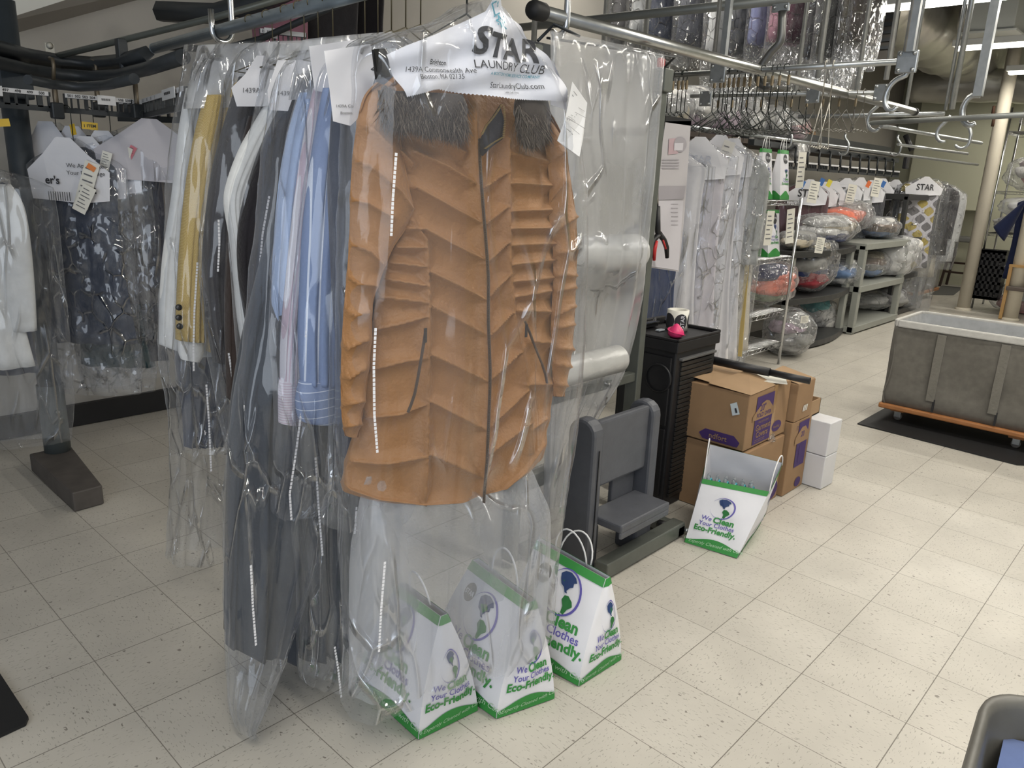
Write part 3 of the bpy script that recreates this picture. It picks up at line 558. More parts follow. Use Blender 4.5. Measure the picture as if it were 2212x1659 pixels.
# ================================================================== ROW OF GARMENTS
def rowthing(kind, label, cat, y, parts, th=0, o=None):
    o = on_rail(y) if o is None else o; t = thing(kind, label, cat, o)
    for nm, rows, m_, kw in parts:
        rr, n = pxrows(rows, o, th); mb = loft(rr, -n, kw.pop('nr', 60), kw.pop('nc', 56), kw.pop('flat', .8), capb=True, **kw)
        po = mb.build(nm, m_, t); add_uv(po, mb); po.data.transform(Matrix.Translation(-t.location))
    return t, o
def hang(y, x_top, y_top, label, th=0):
    o = on_rail(y); n = np.array([-math.sin(th), math.cos(th), 0]); p = pxn(x_top, y_top, o, n)
    return hanger('wire_hanger', label, [o[0], o[1], RZ-.10], th, .36, RZ, 'wire hangers on the thick grey rail', mat('olive_hanger_wire', (.10, .085, .05), .4, .6), .08)
IVORY = cloth('ivory_cotton', (.78, .78, .76)); CHAR = cloth('charcoal_wool', (.045, .042, .045), .3, 90); BLK = cloth('black_wool', (.018, .016, .019), .3, 80); NAVY = cloth('navy_cloth', (.030, .040, .075)); SLATE = cloth('slate_blue_grey_cloth', (.085, .095, .125))
SKY = cloth('pale_blue_cotton', (.42, .55, .80)); MUST = herring('mustard_herringbone', (.50, .34, .10), (.66, .50, .20))
PINK = stripes('pink_white_stripe', (.78, .75, .80), (.66, .52, .60), .006, .4); BLUES = stripes('blue_white_stripe', (.20, .27, .45), (.62, .68, .80), .026, .10)
BLUEH = stripes('blue_cuff_stripe', (.22, .29, .47), (.62, .68, .80), .021, .10, rot=1); PINKH = stripes('pink_cuff_stripe', (.80, .74, .79), (.66, .52, .60), .0065, .4, rot=1); DARKDRESS = cloth('dark_slate_cloth', (.050, .058, .072), .2, 50)
rowthing('jacket', 'white jacket farthest along the thick grey rail, its sleeve lowest at left', 'jacket', 1.34, [
  ('jacket_body', [(450,170,560,165,.03),(425,240,590,240,.05),(415,400,600,400,.06),(410,560,600,560,.06),(405,700,600,690,.06),(400,770,600,750,.06)], IVORY, dict(folds=.010)),
  ('sleeve', [(404,190,452,185,.03),(388,290,448,290,.04),(374,420,446,420,.04),(356,540,440,540,.04),(348,640,430,650,.038),(347,745,400,765,.036)], IVORY, dict(folds=.004))])
rowthing('trousers', 'dark navy trousers folded below the white jacket and mustard blazer', 'trousers', 1.36, [
  ('trouser_legs', [(372,720,520,720,.03),(382,800,520,800,.035),(392,880,500,880,.035),(398,965,478,962,.03)], NAVY, dict(folds=.008, fn=6))])
t, o = rowthing('blazer', 'mustard herringbone blazer with three dark cuff buttons', 'blazer', 1.22, [
  ('blazer_body', [(500,170,620,165,.03),(475,260,640,260,.05),(460,450,640,450,.06),(452,640,640,640,.06),(450,760,640,750,.06)], MUST, dict(folds=.006)),
  ('sleeve', [(446,205,480,205,.03),(424,290,470,290,.038),(405,400,456,400,.04),(394,500,446,500,.038),(388,580,443,580,.036),(384,660,441,660,.034),(382,734,440,738,.032)], MUST, dict(folds=.003)),
  ('shirt_cuff', [(385,725,438,728,.022),(386,760,438,764,.022),(392,776,430,782,.02)], IVORY, dict())])
for k, q in enumerate(((386, 664), (386, 686), (388, 705))):
    p = px(*q, 1, o[1]-.040); part(MB().lathe([(0, -.006), (.0085, -.005), (.0095, 0), (.0085, .004), (0, .004)], p, 14, 0, 'y'), 'cuff_button', mat('dark_horn_button', (.035, .035, .035), .3), t)
rowthing('jacket', 'charcoal jacket hanging between the mustard blazer and the white sleeve', 'jacket', 1.10, [
  ('jacket_body', [(540,160,650,155,.03),(510,220,680,220,.05),(500,450,690,450,.06),(500,650,690,650,.06),(500,800,690,790,.06)], CHAR, dict(folds=.008)),
  ('sleeve', [(520,165,560,165,.03),(490,260,545,260,.038),(462,370,530,370,.042),(447,480,520,480,.042),(441,580,510,580,.04),(448,680,510,680,.038),(464,783,515,785,.035)], CHAR, dict(folds=.004))])
rowthing('jacket', 'dark brown jacket, only its cuff showing below the charcoal sleeve', 'jacket', 1.02, [
  ('sleeve', [(540,250,600,250,.03),(505,400,560,400,.035),(492,560,540,560,.035),(490,700,530,700,.035),(494,862,540,866,.032)], cloth('dark_brown_wool', (.045, .032, .028)), dict(folds=.004))])
rowthing('shirt', 'white shirt with a long sleeve hanging in front of the charcoal jacket', 'shirt', .94, [
  ('sleeve', [(592,195,630,195,.02),(560,250,606,255,.025),(520,320,576,330,.028),(494,390,540,400,.028),(487,440,528,450,.028),(500,520,525,520,.028),(508,600,534,600,.027),(516,690,545,690,.026),(532,780,556,780,.026),(548,872,576,870,.024)], IVORY, dict(folds=.003)),
  ('shirt_body', [(610,180,720,180,.03),(600,250,740,250,.04),(600,500,740,500,.045),(610,800,740,790,.045)], IVORY, dict(folds=.008))])
rowthing('jacket', 'black jacket with a long sleeve between the white and pale blue shirts', 'jacket', .86, [
  ('jacket_body', [(640,170,760,165,.03),(610,240,780,240,.05),(590,450,780,450,.06),(600,850,780,840,.06)], BLK, dict(folds=.008)),
  ('sleeve', [(606,235,650,235,.03),(566,320,640,320,.038),(534,420,610,420,.042),(519,500,600,500,.042),(519,590,600,590,.040),(534,690,602,690,.038),(553,790,604,790,.036),(570,914,606,914,.034)], BLK, dict(folds=.004))])
rowthing('dress', 'long dark slate dress reaching almost to the floor at mid rail', 'dress', .70, [
  ('dress_skirt', [(640,300,760,300,.04),(600,450,760,450,.06),(560,600,760,600,.08),(525,760,765,760,.10),(505,900,770,900,.11),(500,1050,775,1050,.115),(497,1220,780,1200,.12),(494,1398,782,1375,.12)], DARKDRESS, dict(folds=.022, fn=6, nr=80, nc=90))])
rowthing('shirt', 'pale blue shirt between the black jacket and the pink striped shirt', 'shirt', .64, [
  ('sleeve', [(650,200,690,200,.02),(626,290,676,290,.028),(608,390,664,390,.03),(599,490,655,490,.03),(593,590,650,590,.03),(592,680,640,680,.028),(600,760,632,762,.026)], SKY, dict(folds=.004)),
  ('shirt_body', [(690,180,790,180,.03),(670,250,800,250,.04),(660,500,800,500,.045),(660,800,800,790,.045)], SKY, dict(folds=.008))])
rowthing('shirt', 'pink and white striped shirt with its cuff below the pale blue sleeve', 'shirt', .58, [
  ('sleeve', [(680,190,715,190,.02),(662,290,706,290,.026),(645,400,695,400,.028),(632,510,685,510,.028),(621,620,672,620,.028),(611,740,655,740,.027),(610,830,648,830,.026)], PINK, dict(folds=.004)),
  ('cuff', [(606,822,652,824,.026),(604,870,654,872,.027),(605,914,650,917,.026)], PINKH, dict())])
t, o = rowthing('shirt', 'blue and white striped shirt, its wide cuff next to the tan coat', 'shirt', .52, [
  ('sleeve', [(700,190,760,190,.02),(684,280,760,280,.030),(668,390,752,390,.034),(656,500,748,500,.036),(650,610,742,610,.036),(646,720,738,720,.036),(651,830,733,830,.034)], BLUES, dict(folds=.005, fn=4)),
  ('cuff', [(649,822,735,824,.032),(641,868,734,868,.035),(648,905,728,905,.034),(660,913,715,914,.028)], BLUEH, dict())])
rowthing('jacket', 'dark slate jacket half hidden behind the left edge of the tan coat', 'jacket', .46, [
  ('jacket_body', [(735,160,860,150,.03),(722,240,900,240,.04),(716,400,900,400,.05),(724,600,900,600,.05),(734,760,900,760,.05),(735,985,900,975,.045)], SLATE, dict(folds=.008))])
for y_, x_, lb in ((1.34, 560, 'brass coloured wire hanger at the far end of the thick grey rail'), (1.22, 596, 'brass coloured wire hanger second from the far end, carrying the mustard blazer'), (1.10, 632, 'brass coloured wire hanger carrying the charcoal jacket'), (1.02, 655, 'brass coloured wire hanger carrying the dark brown jacket'), (.94, 680, 'brass coloured wire hanger carrying the white shirt'), (.86, 705, 'brass coloured wire hanger carrying the black jacket'), (.70, 760, 'brass coloured wire hanger carrying the long slate dress'), (.64, 790, 'brass coloured wire hanger carrying the pale blue shirt'), (.58, 800, 'brass coloured wire hanger carrying the pink striped shirt'), (.52, 820, 'brass coloured wire hanger carrying the blue striped shirt'), (.46, 840, 'brass coloured wire hanger carrying the slate jacket')): hang(y_, x_, 60, lb)
# plastic over the row
BG = [('clear plastic bag at the far left of the row, over the white jacket', 1.33, [(400,96,560,92,.04),(396,160,600,150,.07),(372,300,620,290,.08),(360,520,620,500,.085),(348,740,620,700,.085),(366,900,600,880,.08),(372,1080,560,1060,.075),(368,1214,560,1190,.08)], [[(399,520),(397,620),(390,740)]]),
 ('clear plastic bag around the mustard blazer, its hem tied at the dark trousers', 1.20, [(470,92,600,88,.03),(440,150,640,150,.06),(408,300,640,300,.075),(385,520,640,500,.08),(380,740,640,720,.08),(386,900,600,900,.07),(398,975,520,970,.05)], [[(398,560),(392,660),(390,745),(391,790)],[(422,820),(428,900),(433,1005)]]),
 ('clear plastic bag around the charcoal jacket, short and open at the hem', 1.08, [(545,92,640,86,.03),(498,150,690,150,.06),(470,300,700,300,.075),(440,480,700,480,.08),(442,640,700,640,.08),(462,800,700,800,.075),(490,950,680,950,.07),(500,1000,660,1000,.065)], [[(441,470),(443,520),(440,580)],[(466,752),(480,840),(496,930)]]),
 ('clear plastic bag over the white and black sleeves, ending above the dress hem', .90, [(600,96,700,90,.03),(570,160,750,150,.06),(545,300,770,290,.075),(500,450,770,450,.08),(508,650,770,650,.08),(525,850,770,850,.08),(535,1000,770,1000,.08),(500,1180,770,1150,.09),(500,1425,760,1400,.10),(530,1440,740,1420,.09)], [[(546,420),(532,500),(526,572)],[(538,860),(536,950),(537,1042)],[(556,1255),(562,1340),(575,1455)]]),
 ('longest clear plastic bag, its empty tail touching the floor tiles', .605, [(640,110,760,100,.03),(600,180,800,170,.06),(575,330,800,320,.07),(560,500,800,500,.07),(540,700,790,700,.07),(510,900,760,900,.08),(500,1100,700,1100,.09),(498,1300,640,1300,.09),(500,1450,590,1450,.075),(506,1540,545,1560,.05),(515,1578,550,1586,.035)], [[(500,1190),(505,1280),(512,1360)]]),
 ('clear plastic bag over the pale blue and pink shirts, hem pinched to a point', .57, [(720,100,780,95,.02),(668,160,790,160,.05),(628,300,790,300,.06),(604,480,790,480,.065),(592,650,790,650,.065),(600,850,780,850,.06),(600,1000,770,1000,.055),(594,1095,700,1085,.05),(600,1118,650,1105,.04)], [[(640,545),(632,640),(626,720)],[(624,862),(610,970),(598,1050),(602,1108)],[(655,975),(662,1080),(671,1185)]]),
 ('clear plastic bag over the blue striped shirt, hem crumpled beside the long tail', .51, [(770,92,850,88,.02),(700,150,870,150,.05),(680,300,880,300,.06),(650,500,880,500,.065),(640,700,870,700,.065),(640,900,860,900,.065),(640,1100,850,1100,.065),(650,1300,840,1290,.065),(652,1440,800,1420,.065),(655,1472,760,1490,.05)], [[(690,1372),(698,1420),(705,1480)]]),
 ('clear plastic bag over the slate jacket, short hem ending beside the coat', .45, [(800,88,870,80,.02),(762,120,900,130,.045),(735,300,900,300,.055),(730,500,900,500,.06),(722,750,900,750,.06),(715,950,900,950,.055),(700,1110,880,1090,.05),(705,1138,840,1130,.045)], [[(742,1080),(740,1115),(738,1138)]])]
for i, (lb, y_, rows, st) in enumerate(BG): bag_px(lb, rows, on_rail(y_), 0, 80, 60, .009, 10, 20+i, st)
for k, (y_, rows) in enumerate(((1.26, [(430,98,700,92,.05),(425,130,720,120,.07),(412,180,700,175,.07),(400,235,640,230,.07)]), (.96, [(560,92,770,88,.05),(556,130,780,120,.07),(548,180,760,175,.07),(540,230,700,225,.07)]), (.66, [(660,85,840,70,.05),(650,120,850,110,.06),(640,170,840,165,.06),(632,215,800,210,.06)]))):
    rr, n = pxrows(rows, on_rail(y_), 0); part(loft(rr, -n, 40, 60, .6, folds=.012, fn=6, crumple=.010, cf=14, seed=90+k, capt=False), 'gathered_top', FILMG, bpy.data.objects['garment_bag.00%d' % (2, 4, 6)[k]])
# paper capes in the row
def capepx(label, y_, pts, txt=(), th=0):
    o = on_rail(y_); n = np.array([0, 1., 0]); f = lambda x, y, d=0: pxn(x, y, o-n*(.06+d), n)
    t = thing('paper_garment_cover', label, 'paper cover', f(*pts[0])); s_ = part(MB().poly([f(*q) for q in pts], 0, .001, n), 'paper_sheet', WHITE, t)
    if txt:
        m = MB()
        for s, x, y, z in txt: m.text(s, lambda u, v: f(x+u, y-v, .002), z)
        part(m, 'printed_lettering', GREYINK, s_)
capepx('white paper cover at the neck of the charcoal jacket, number just readable', 1.00, [(555,120),(640,120),(620,200),(570,230),(512,230),(500,190),(530,160)], [('1439A', 522, 200, 15)])
capepx('white paper cover at the neck of the white shirt, number partly readable', .88, [(600,130),(680,130),(640,190),(622,240),(582,238),(578,195)], [('1439A', 598, 206, 14)])
capepx('blank white paper cover behind the blue striped shirt', .60, [(668,100),(770,85),(800,150),(760,180),(745,205),(680,196)])
capepx('white paper cover hanging lowest over the slate jacket', .42, [(700,110),(800,95),(812,160),(790,240),(757,272),(720,262),(712,190)], [('1439A Co', 725, 232, 9), ('Boston', 735, 247, 9)])
# ================================================================== PAPER SACKS
def dep(x, y, D): return CAM + (RN @ np.array([(x-1106)/FPX, -(y-829.5)/FPX, -1.]))*D
LAND = [[(-.5,.72),(-.3,.88),(.05,.93),(.4,.8),(.55,.62),(.38,.55),(.42,.38),(.25,.3),(.12,.12),(.2,.02),(.05,.02),(-.1,.22),(-.3,.3),(-.42,.5)],[(.12,-.08),(.35,-.05),(.62,-.22),(.72,-.42),(.5,-.62),(.38,-.9),(.22,-.85),(.22,-.55),(.05,-.3)]]
def logo(m, f, cu, cv, s, full=True):
    """globe and slogan; s = width of the slogan; f(u, v) in metres on the face; materials 1 green, 2 dark green, 3 violet, 4 navy"""
    R = s*.27; gy = cv + s*.42; n = 30
    for r0, r1, a0, a1 in ((R, R*.93, -2.9, 2.6),):
        A = np.linspace(a0, a1, n); P = []
        for a in A:
            w = 1-.12*(1+math.cos(a))/2*1.0; P.append(f(cu+r0*math.cos(a), gy+r0*math.sin(a))); P.append(f(cu+R*w*math.cos(a), gy+R*w*math.sin(a)))
        m.add(P, [(2*i, 2*i+2, 2*i+3, 2*i+1) for i in range(n-1)], 3)
    for L, mi in zip(LAND, (4, 2)):
        m.add([f(cu+R*.95*x, gy+R*.95*y) for x, y in L], [tuple(range(len(L)))], mi)
    m.add([f(cu+R*.9*x, gy+R*.9*y) for x, y in [(-.3,.5),(.1,.62),(.3,.45),(.1,.2),(-.05,.3)]], [(0, 4, 3, 2, 1)], 2)
    T = lambda t, u, v, z, b, mi, al='CENTER': m.text(t, lambda x, y: f(cu+u*s+x, cv+v*s+y), z*s, b, mi, 0, al)
    T('We', -.26, .06, .155, .01, 3); T('Clean', .12, .04, .20, .035, 1); T('Your Clothes', .0, -.075, .145, .012, 3); T('Eco-Friendly.', 0, -.225, .185, .035, 1)
def sack(label, B, T, prints=(), stickers=(), handles=(), seed=1, band=.06, script=True, grp='white and green paper laundry sacks', taper=1.0, bulge=.012, res=14):
    B = [np.array(b, float) for b in B]; T = [np.array(t_, float) for t_ in T]
    t = thing('paper_sack', label, 'paper bag', B[0], grp); m = MB(); r = np.random.default_rng(seed); cen = sum(B)/4
    def face(i, off=.0020):
        b0, b1, t1, t0 = B[i], B[(i+1) % 4], T[(i+1) % 4], T[i]; n = np.cross(b1-b0, t0-b0); n /= np.linalg.norm(n)
        W_ = np.linalg.norm(b1-b0); H_ = np.linalg.norm((t0+t1)/2-(b0+b1)/2); ph = seed*1.7+i
        def f(a, v, o=off):
            w = v**taper; p = (b0*(1-a)+b1*a)*(1-w) + (t0*(1-a)+t1*a)*w; p[2] = (b0[2]*(1-a)+b1[2]*a)*(1-v) + (t0[2]*(1-a)+t1[2]*a)*v
            e = math.sin(math.pi*min(1, max(0, a)))*math.sin(math.pi*min(1, max(0, v)))
            d = bulge*e + .005*math.sin(7*a+6*v+ph)*e + .002*math.sin(15*v-8*a+ph*2)*e
            return p + n*(d+o)
        return f, W_, H_
    for i in range(4):
        f, W_, H_ = face(i, 0); V = [f(a/res, v/(res+4), 0) for v in range(res+5) for a in range(res+1)]
        m.add(V, [(v*(res+1)+a, v*(res+1)+a+1, (v+1)*(res+1)+a+1, (v+1)*(res+1)+a) for v in range(res+4) for a in range(res)], 0, True)
        f, W_, H_ = face(i); n = 16
        for lo, hi in (((lambda a: 0), (lambda a: band*(1.05+.45*math.sin(5.2*a-1.2)))), ((lambda a: .925), (lambda a: 1.0))):
            for k in range(n):
                a0, a1 = k/n, (k+1)/n
                m.add([f(a0, lo(a0)), f(a1, lo(a1)), f(a1, hi(a1)), f(a0, hi(a0))], [(0, 1, 2, 3)], 1)
        if script:
            g = lambda x, y, W_=W_, H_=H_, f=f: f((x+W_*.05)/W_, y/H_, .0018)
            m.text('Expertly Cleaned with Care', lambda x, y, W_=W_, H_=H_, f=f: f((.06*W_+x)/W_, (band*H_*.35 + y + band*H_*.3*x/W_)/H_, .0032), W_*.088, 0, 5, .35)
    for i, a, v, s in prints:
        f, W_, H_ = face(i); logo(m, lambda u, w, f=f, W_=W_, H_=H_: f(a+u/W_, v+w/H_, .0032), 0, 0, s)
    for i, a, v, s in stickers:
        f, W_, H_ = face(i); g = lambda u, w, f=f, W_=W_, H_=H_, o=.003: f(a+u/W_, v+w/H_, o)
        m.add([g(s*math.cos(k*.2618), s*math.sin(k*.2618)) for k in range(24)], [tuple(range(24))], 6)
        m.text('STAR', lambda x, y: g(x, y-s*.28, o=.0038), s*.72, .02, 7, 0, 'CENTER')
    part(m, 'paper_body', [WHITE, GREEN, DKGREEN, PURP, NAVYINK, PALEG, INK, WHITE], t)
    for pts in handles: part(MB().tube(pts, .0028, 7), 'cord_handle', mat('white_cord', (.78, .78, .78), .7), t)
    return t
def arc(a, b, h, lean=(0, 0, 0), n=12):
    a = np.array(a, float); b = np.array(b, float); l = np.array(lean, float)
    return [a+(b-a)*(.5-.5*math.cos(math.pi*k/n)) + (np.array([0, 0, h])+l)*math.sin(math.pi*k/n) for k in range(n+1)]
def fl(x, y): return px(x, y, 2, .003)
def pinched(label, c, r, wdir, wid, cA, cB, prints, stickers, hs, seed):
    B0, B1 = fl(*c), fl(*r); d = np.array(wdir, float); d /= np.linalg.norm(d); B3 = B0 + d*wid; B2 = B1 + d*wid
    e = (B1-B0)/np.linalg.norm(B1-B0)*.010
    return sack(label, [B0, B1, B2, B3], [cA-e, cA+e, cB+e, cB-e], prints, stickers, hs, seed, .10, taper=1.55)
cA, cB = px(959, 1328, 1, .29), px(866, 1260, 1, .50)
pinched('white and green paper sack nearest the camera, under the tail of the coat bag', (904, 1597), (1031, 1534), (.06, 1, 0), .30, cA, cB, [(3, .44, .42, .26), (0, .52, .34, .185)], (), [arc(cA*.7+cB*.3, cA*.25+cB*.75, .085, (-.02, 0, 0))], 1)
cA, cB = px(1150, 1298, 1, .21), px(1028, 1208, 1, .44)
pinched('white and green paper sack in the middle of the three under the coat', (1072, 1552), (1197, 1508), (.0, 1, 0), .30, cA, cB, [(3, .50, .40, .25), (0, .55, .36, .18)], [(3, .22, .80, .026)], [arc(cA*.75+cB*.25, cA*.3+cB*.7, .10, (.0, 0, 0))], 2)
cA, cB = px(1313, 1248, 1, .17), px(1165, 1165, 1, .42)
pinched('white and green paper sack on the right of the three, its handle standing up', (1250, 1482), (1341, 1424), (-.05, 1, 0), .30, cA, cB, [(3, .58, .42, .25), (0, .56, .36, .18)], [(3, .27, .80, .028)], [arc(cA*.7+cB*.3, cA*.25+cB*.75, .085, (-.01, 0, .01)), arc(cA*.72+cB*.28+np.array([.014, 0, 0]), cA*.28+cB*.72+np.array([.014, 0, 0]), .075, (.03, 0, 0))], 3)
B3, B0, B1 = fl(1479, 1171), fl(1592, 1206), fl(1640, 1135); T = [dep(1662, 1062, 3.10), dep(1690, 1000, 3.24), dep(1534, 960, 3.30), dep(1518, 1034, 3.20)]
sk = sack('open white and green paper sack standing alone on the tiles, filled with wrapped hangers', [B0, B1, B1+(B3-B0), B3], T, [(3, .46, .37, .17), (0, .50, .36, .15)], (), [arc(T[3]+(0.01, 0, -.01), T[2]+(-.01, 0, -.01), .085), arc(T[0]+(0, 0, -.01), T[1]+(0, 0, -.01), .085)], 5, .10)
TEALP = mat('teal_plastic', (.05, .42, .52), .3, emit=None)
BLUEF = film('blue_tinted_film', .28, (.85, .95, .98), .08, .8, (14, 14, 14))
for k in range(6):
    q = T[3]*(.82-.13*k)+T[0]*(.18+.13*k) + (np.array([.05, .045, -.035])); t = thing('wrapped_hanger', ('teal hooked hanger in the open paper sack, %s from its left handle' % ('first', 'second', 'third', 'fourth', 'fifth', 'sixth')[k]), 'hanger', q, 'wrapped hangers in the open sack')
    part(MB().tube([q+(0, 0, -.08), q+(0, 0, -.01), q+(.006, .003, .006), q+(.016, .004, .012), q+(.026, .006, .004), q+(.03, .006, -.01)], .0035, 7), 'hanger_hook', TEALP, t)
    m = MB(); 
    mb = loft([(q[0]-.03, q[1], q[2]+.03, q[0]+.035, q[1]+.02, q[2]+.03, .008, 0), (q[0]-.035, q[1], q[2]-.06, q[0]+.04, q[1]+.02, q[2]-.06, .02, 0), (q[0]-.03, q[1], q[2]-.12, q[0]+.03, q[1]+.02, q[2]-.12, .02, 0)], (0, 1, 0), 14, 16, .9, crumple=.006, cf=30, seed=k); part(mb, 'film_wrap', BLUEF, t)
# ================================================================== BAGGING STAND
SY = .77; sx0, sx1 = .42, 1.165
t = thing('bagging_stand', 'olive grey steel bagging stand that carries the rolls of film', 'stand', (sx1, SY, 0))
m = MB().box((sx1-.02, SY-.03, .03), (sx1+.02, SY+.03, 1.86)); part(m, 'post', OLIVE, t, .004)
part(MB().box((sx0-.02, SY-.03, .03), (sx0+.02, SY+.03, 1.86)), 'post', OLIVE, t, .004)
part(MB().box((sx1-.03, SY-.045, 1.79), (sx1+.03, SY+.03, 1.875)), 'post_cap', OLIVE, t, .004)
q = px(1160, 118, 1, SY); part(MB().box(q-(.075, .02, .035), q+(.075, .02, .035)), 'post_cap', DARKM, t, .004)
part(MB().box((.60, .44, .012), (1.15, .50, .072)), 'base_bar', OLIVE, t, .005); part(MB().box((1.10, .44, .012), (1.155, .80, .06)), 'base_bar', OLIVE, t, .005); part(MB().box((.50, .70, .012), (.56, .80, .06)), 'base_bar', OLIVE, t, .005)
part(MB().box((.42, .75, .30), (1.165, .79, .36)), 'cross_bar', OLIVE, t, .004); part(MB().box((.42, .75, .62), (1.165, .79, .66)), 'cross_bar', OLIVE, t, .004)
for q in ((1.145, .43, .04),): part(MB().lathe([(0, -.012), (.010, -.010), (.010, .004), (0, .006)], q, 8, 0, 'y'), 'bolt', GALV, t)
part(MB().lathe([(0, -.02), (.018, -.018), (.020, 0), (.018, .018), (0, .02)], (1.10, .52, .045), 14, 0, 'y'), 'caster', BLACKP, t)
WB = [px(1162, 88, 1, SY), px(1188, 62, 1, SY), px(1196, 52, 1, .73), px(1252, 78, 1, .70)]
part(MB().tube(WB, .005, 6), 'wire_bracket', DARKM, t); part(MB().tube([px(1182, 82, 1, .74), px(1248, 92, 1, .605), px(1434, 121, 1, .605), px(1458, 123, 1, .65), px(1432, 149, 1, .74)], .0042, 6), 'film_support_wire', DARKM, t)
fs, n_ = pxrows([(1190,66,1434,120,.02),(1192,110,1432,150,.03),(1190,300,1418,310,.035),(1190,480,1400,480,.045),(1188,560,1390,560,.05),(1186,680,1372,690,.045),(1184,800,1348,800,.045),(1182,900,1296,892,.04),(1180,1010,1248,985,.04),(1178,1100,1220,1080,.03)], (0, .605, 0), 0)
fs2, _ = pxrows([(1186,640,1380,660,.045),(1184,800,1346,800,.03),(1182,900,1292,892,.03),(1180,1010,1246,985,.03),(1178,1100,1220,1080,.02)], (0, .735, 0), 0)
fs = fs[:5] + fs2
b = thing('plastic_film_sheet', 'tall hanging sheet of frosted film draped from the bagging stand', 'plastic film', fs[0][:3]); part(loft(fs, -n_, 110, 70, .7, folds=.010, fn=5, crumple=.004, cf=10, seed=9, capt=False), 'plastic_film', FILMH, b)
ROLL = film('rolled_film', 1.1, (.9, .9, .9), .16, .35, (3, 14, 14), .16, .3)
ROLLC = mat('wound_film_white', (.50, .50, .49), .25, 0, .10, 6, .35, 20, .7)
for nm, z, r_, x1 in (('upper thick roll of garment film on the bagging stand', 1.185, .070, px(1374, 548, 1, .695)[0]), ('lower thin roll of garment film on the bagging stand', .765, .056, px(1336, 785, 1, .695)[0])):
    t = thing('film_roll', nm, 'film roll', (x1, SY-.02, z), 'rolls of film on the bagging stand'); part(MB().lathe([(0, sx0+.03), (r_, sx0+.03), (r_*1.01, .55), (r_*.99, .7), (r_, x1-.01), (r_*.93, x1), (r_*.3, x1+.003), (0, x1+.003)], (0, SY-.075, z), 32, 0, 'x'), 'wound_film', ROLLC, t)
    part(MB().tube([(sx0, SY-.075, z), (x1+.012, SY-.075, z)], .012, 10).bar((x1+.008, SY-.08, z), (x1+.008, SY, z), .012, .02), 'core_tube', DARKM, t)
b = thing('plastic_film_sheet', 'crumpled clear film lying on the tiles behind the step stool', 'plastic film', (.72, .84, .02))
part(loft([(.50,.84,.30,.78,.86,.32,.03,0),(.46,.84,.18,.86,.84,.2,.06,0),(.44,.84,.06,.9,.84,.06,.07,0),(.44,.84,.012,.9,.84,.012,.05,0)], (0, 1, 0), 24, 30, .9, crumple=.012, cf=14, seed=33), 'plastic_film', FILMX, b)
# ================================================================== STEP STOOL
GRP = mat('grey_moulded_plastic', (.095, .10, .115), .42, 0, .10, 18, .08, 60, .5)
t = thing('step_stool', 'dark grey moulded plastic folding step stool leaning by the bagging stand', 'step stool', (.6, .57, 0))
def side(x, w):
    m = MB(); prof = []
    for a in np.linspace(math.pi, 0, 9): prof.append((.585+.062*math.cos(a), .555+.058*math.sin(a)))
    prof = [(.520, .004)] + prof + [(.650, .004)]
    n = len(prof); m.add([(x, y, z) for y, z in prof]+[(x+w, y, z) for y, z in prof], [tuple(range(n)), tuple(range(n, 2*n))[::-1]]+[(i, n+i, n+(i+1) % n, (i+1) % n) for i in range(n)])
    return m
part(side(.575, .062), 'side_leg', GRP, t, .012); part(side(.960, .055), 'side_leg', GRP, t, .012)
m = MB().box((.603, .5175, .05), (.607, .5205, .50)); part(m, 'leg_slot', BLACKP, t)
part(MB().box((.634, .545, .335), (.963, .580, .598)), 'back_panel', GRP, t, .01)
m = MB(); m.box((.634, .415, .195), (.963, .585, .228)); m.box((.634, .415, .170), (.963, .430, .20)); part(m, 'step_tread', GRP, t, .008)
part(MB().box((.865, .50, .004), (.955, .60, .165)), 'rear_leg', GRP, t, .012); part(MB().box((.645, .56, .004), (.70, .63, .165)), 'rear_leg', GRP, t, .012)
part(MB().box((.80, .585, .165), (.95, .605, .34)), 'inner_frame', GRP, t, .005)
# ================================================================== BLACK CABINET
CX0, CX1, CY0, CY1, CZ = 1.301, 1.672, .647, .96, .80
t = thing('storage_cabinet', 'tall black ribbed plastic cabinet beside the bagging stand', 'cabinet', (CX0, CY0, 0))
part(MB().box((CX0+.015, CY0+.012, .0), (CX1-.01, CY1, CZ-.055)), 'cabinet_body', BLACKP, t, .008)
m = MB()
for k in range(30): z = .05+k*.0215; m.box((CX0+.055, CY0+.004, z), (CX1-.035, CY0+.016, z+.0175))
part(m, 'ribbed_front', mat('scuffed_black_plastic', (.02, .02, .02), .38, 0, .3, 12), t, .002)
part(MB().box((CX0+.04, CY0-.006, .70), (CX1-.03, CY0+.016, .712)), 'front_ledge', mat('worn_grey_edge', (.11, .11, .11), .4), t, .003)
m = MB().box((CX0, CY0, CZ-.06), (CX1, CY1+.01, CZ-.012)); m.box((CX0, CY0, CZ-.012), (CX0+.012, CY1, CZ)); m.box((CX0, CY0, CZ-.012), (CX1, CY0+.012, CZ)); m.box((CX1-.014, CY0, CZ-.012), (CX1, CY1, CZ+.004)); m.box((CX0, CY1-.014, CZ-.012), (CX1, CY1+.01, CZ+.022))
part(m, 'top_tray', BLACKP, t, .004)
for z0, z1 in ((.40, .715), (.06, .385)):
    d = part(MB().box((CX0+.006, CY0+.03, z0), (CX0+.018, CY1-.02, z1)), 'side_panel', BLACKP, t, .004)
part(MB().lathe([(.060, -.012), (.066, -.012), (.066, 0), (.060, 0)], (CX0+.010, CY0+.085, .615), 24, 0, 'x'), 'round_recess', BLACKP, t)
q = px(1466, 716, 2, CZ-.010); q[0] += .03; q[1] += .03
t = thing('label_roll', 'roll of white labels with round black stickers on the black cabinet', 'label roll', q)
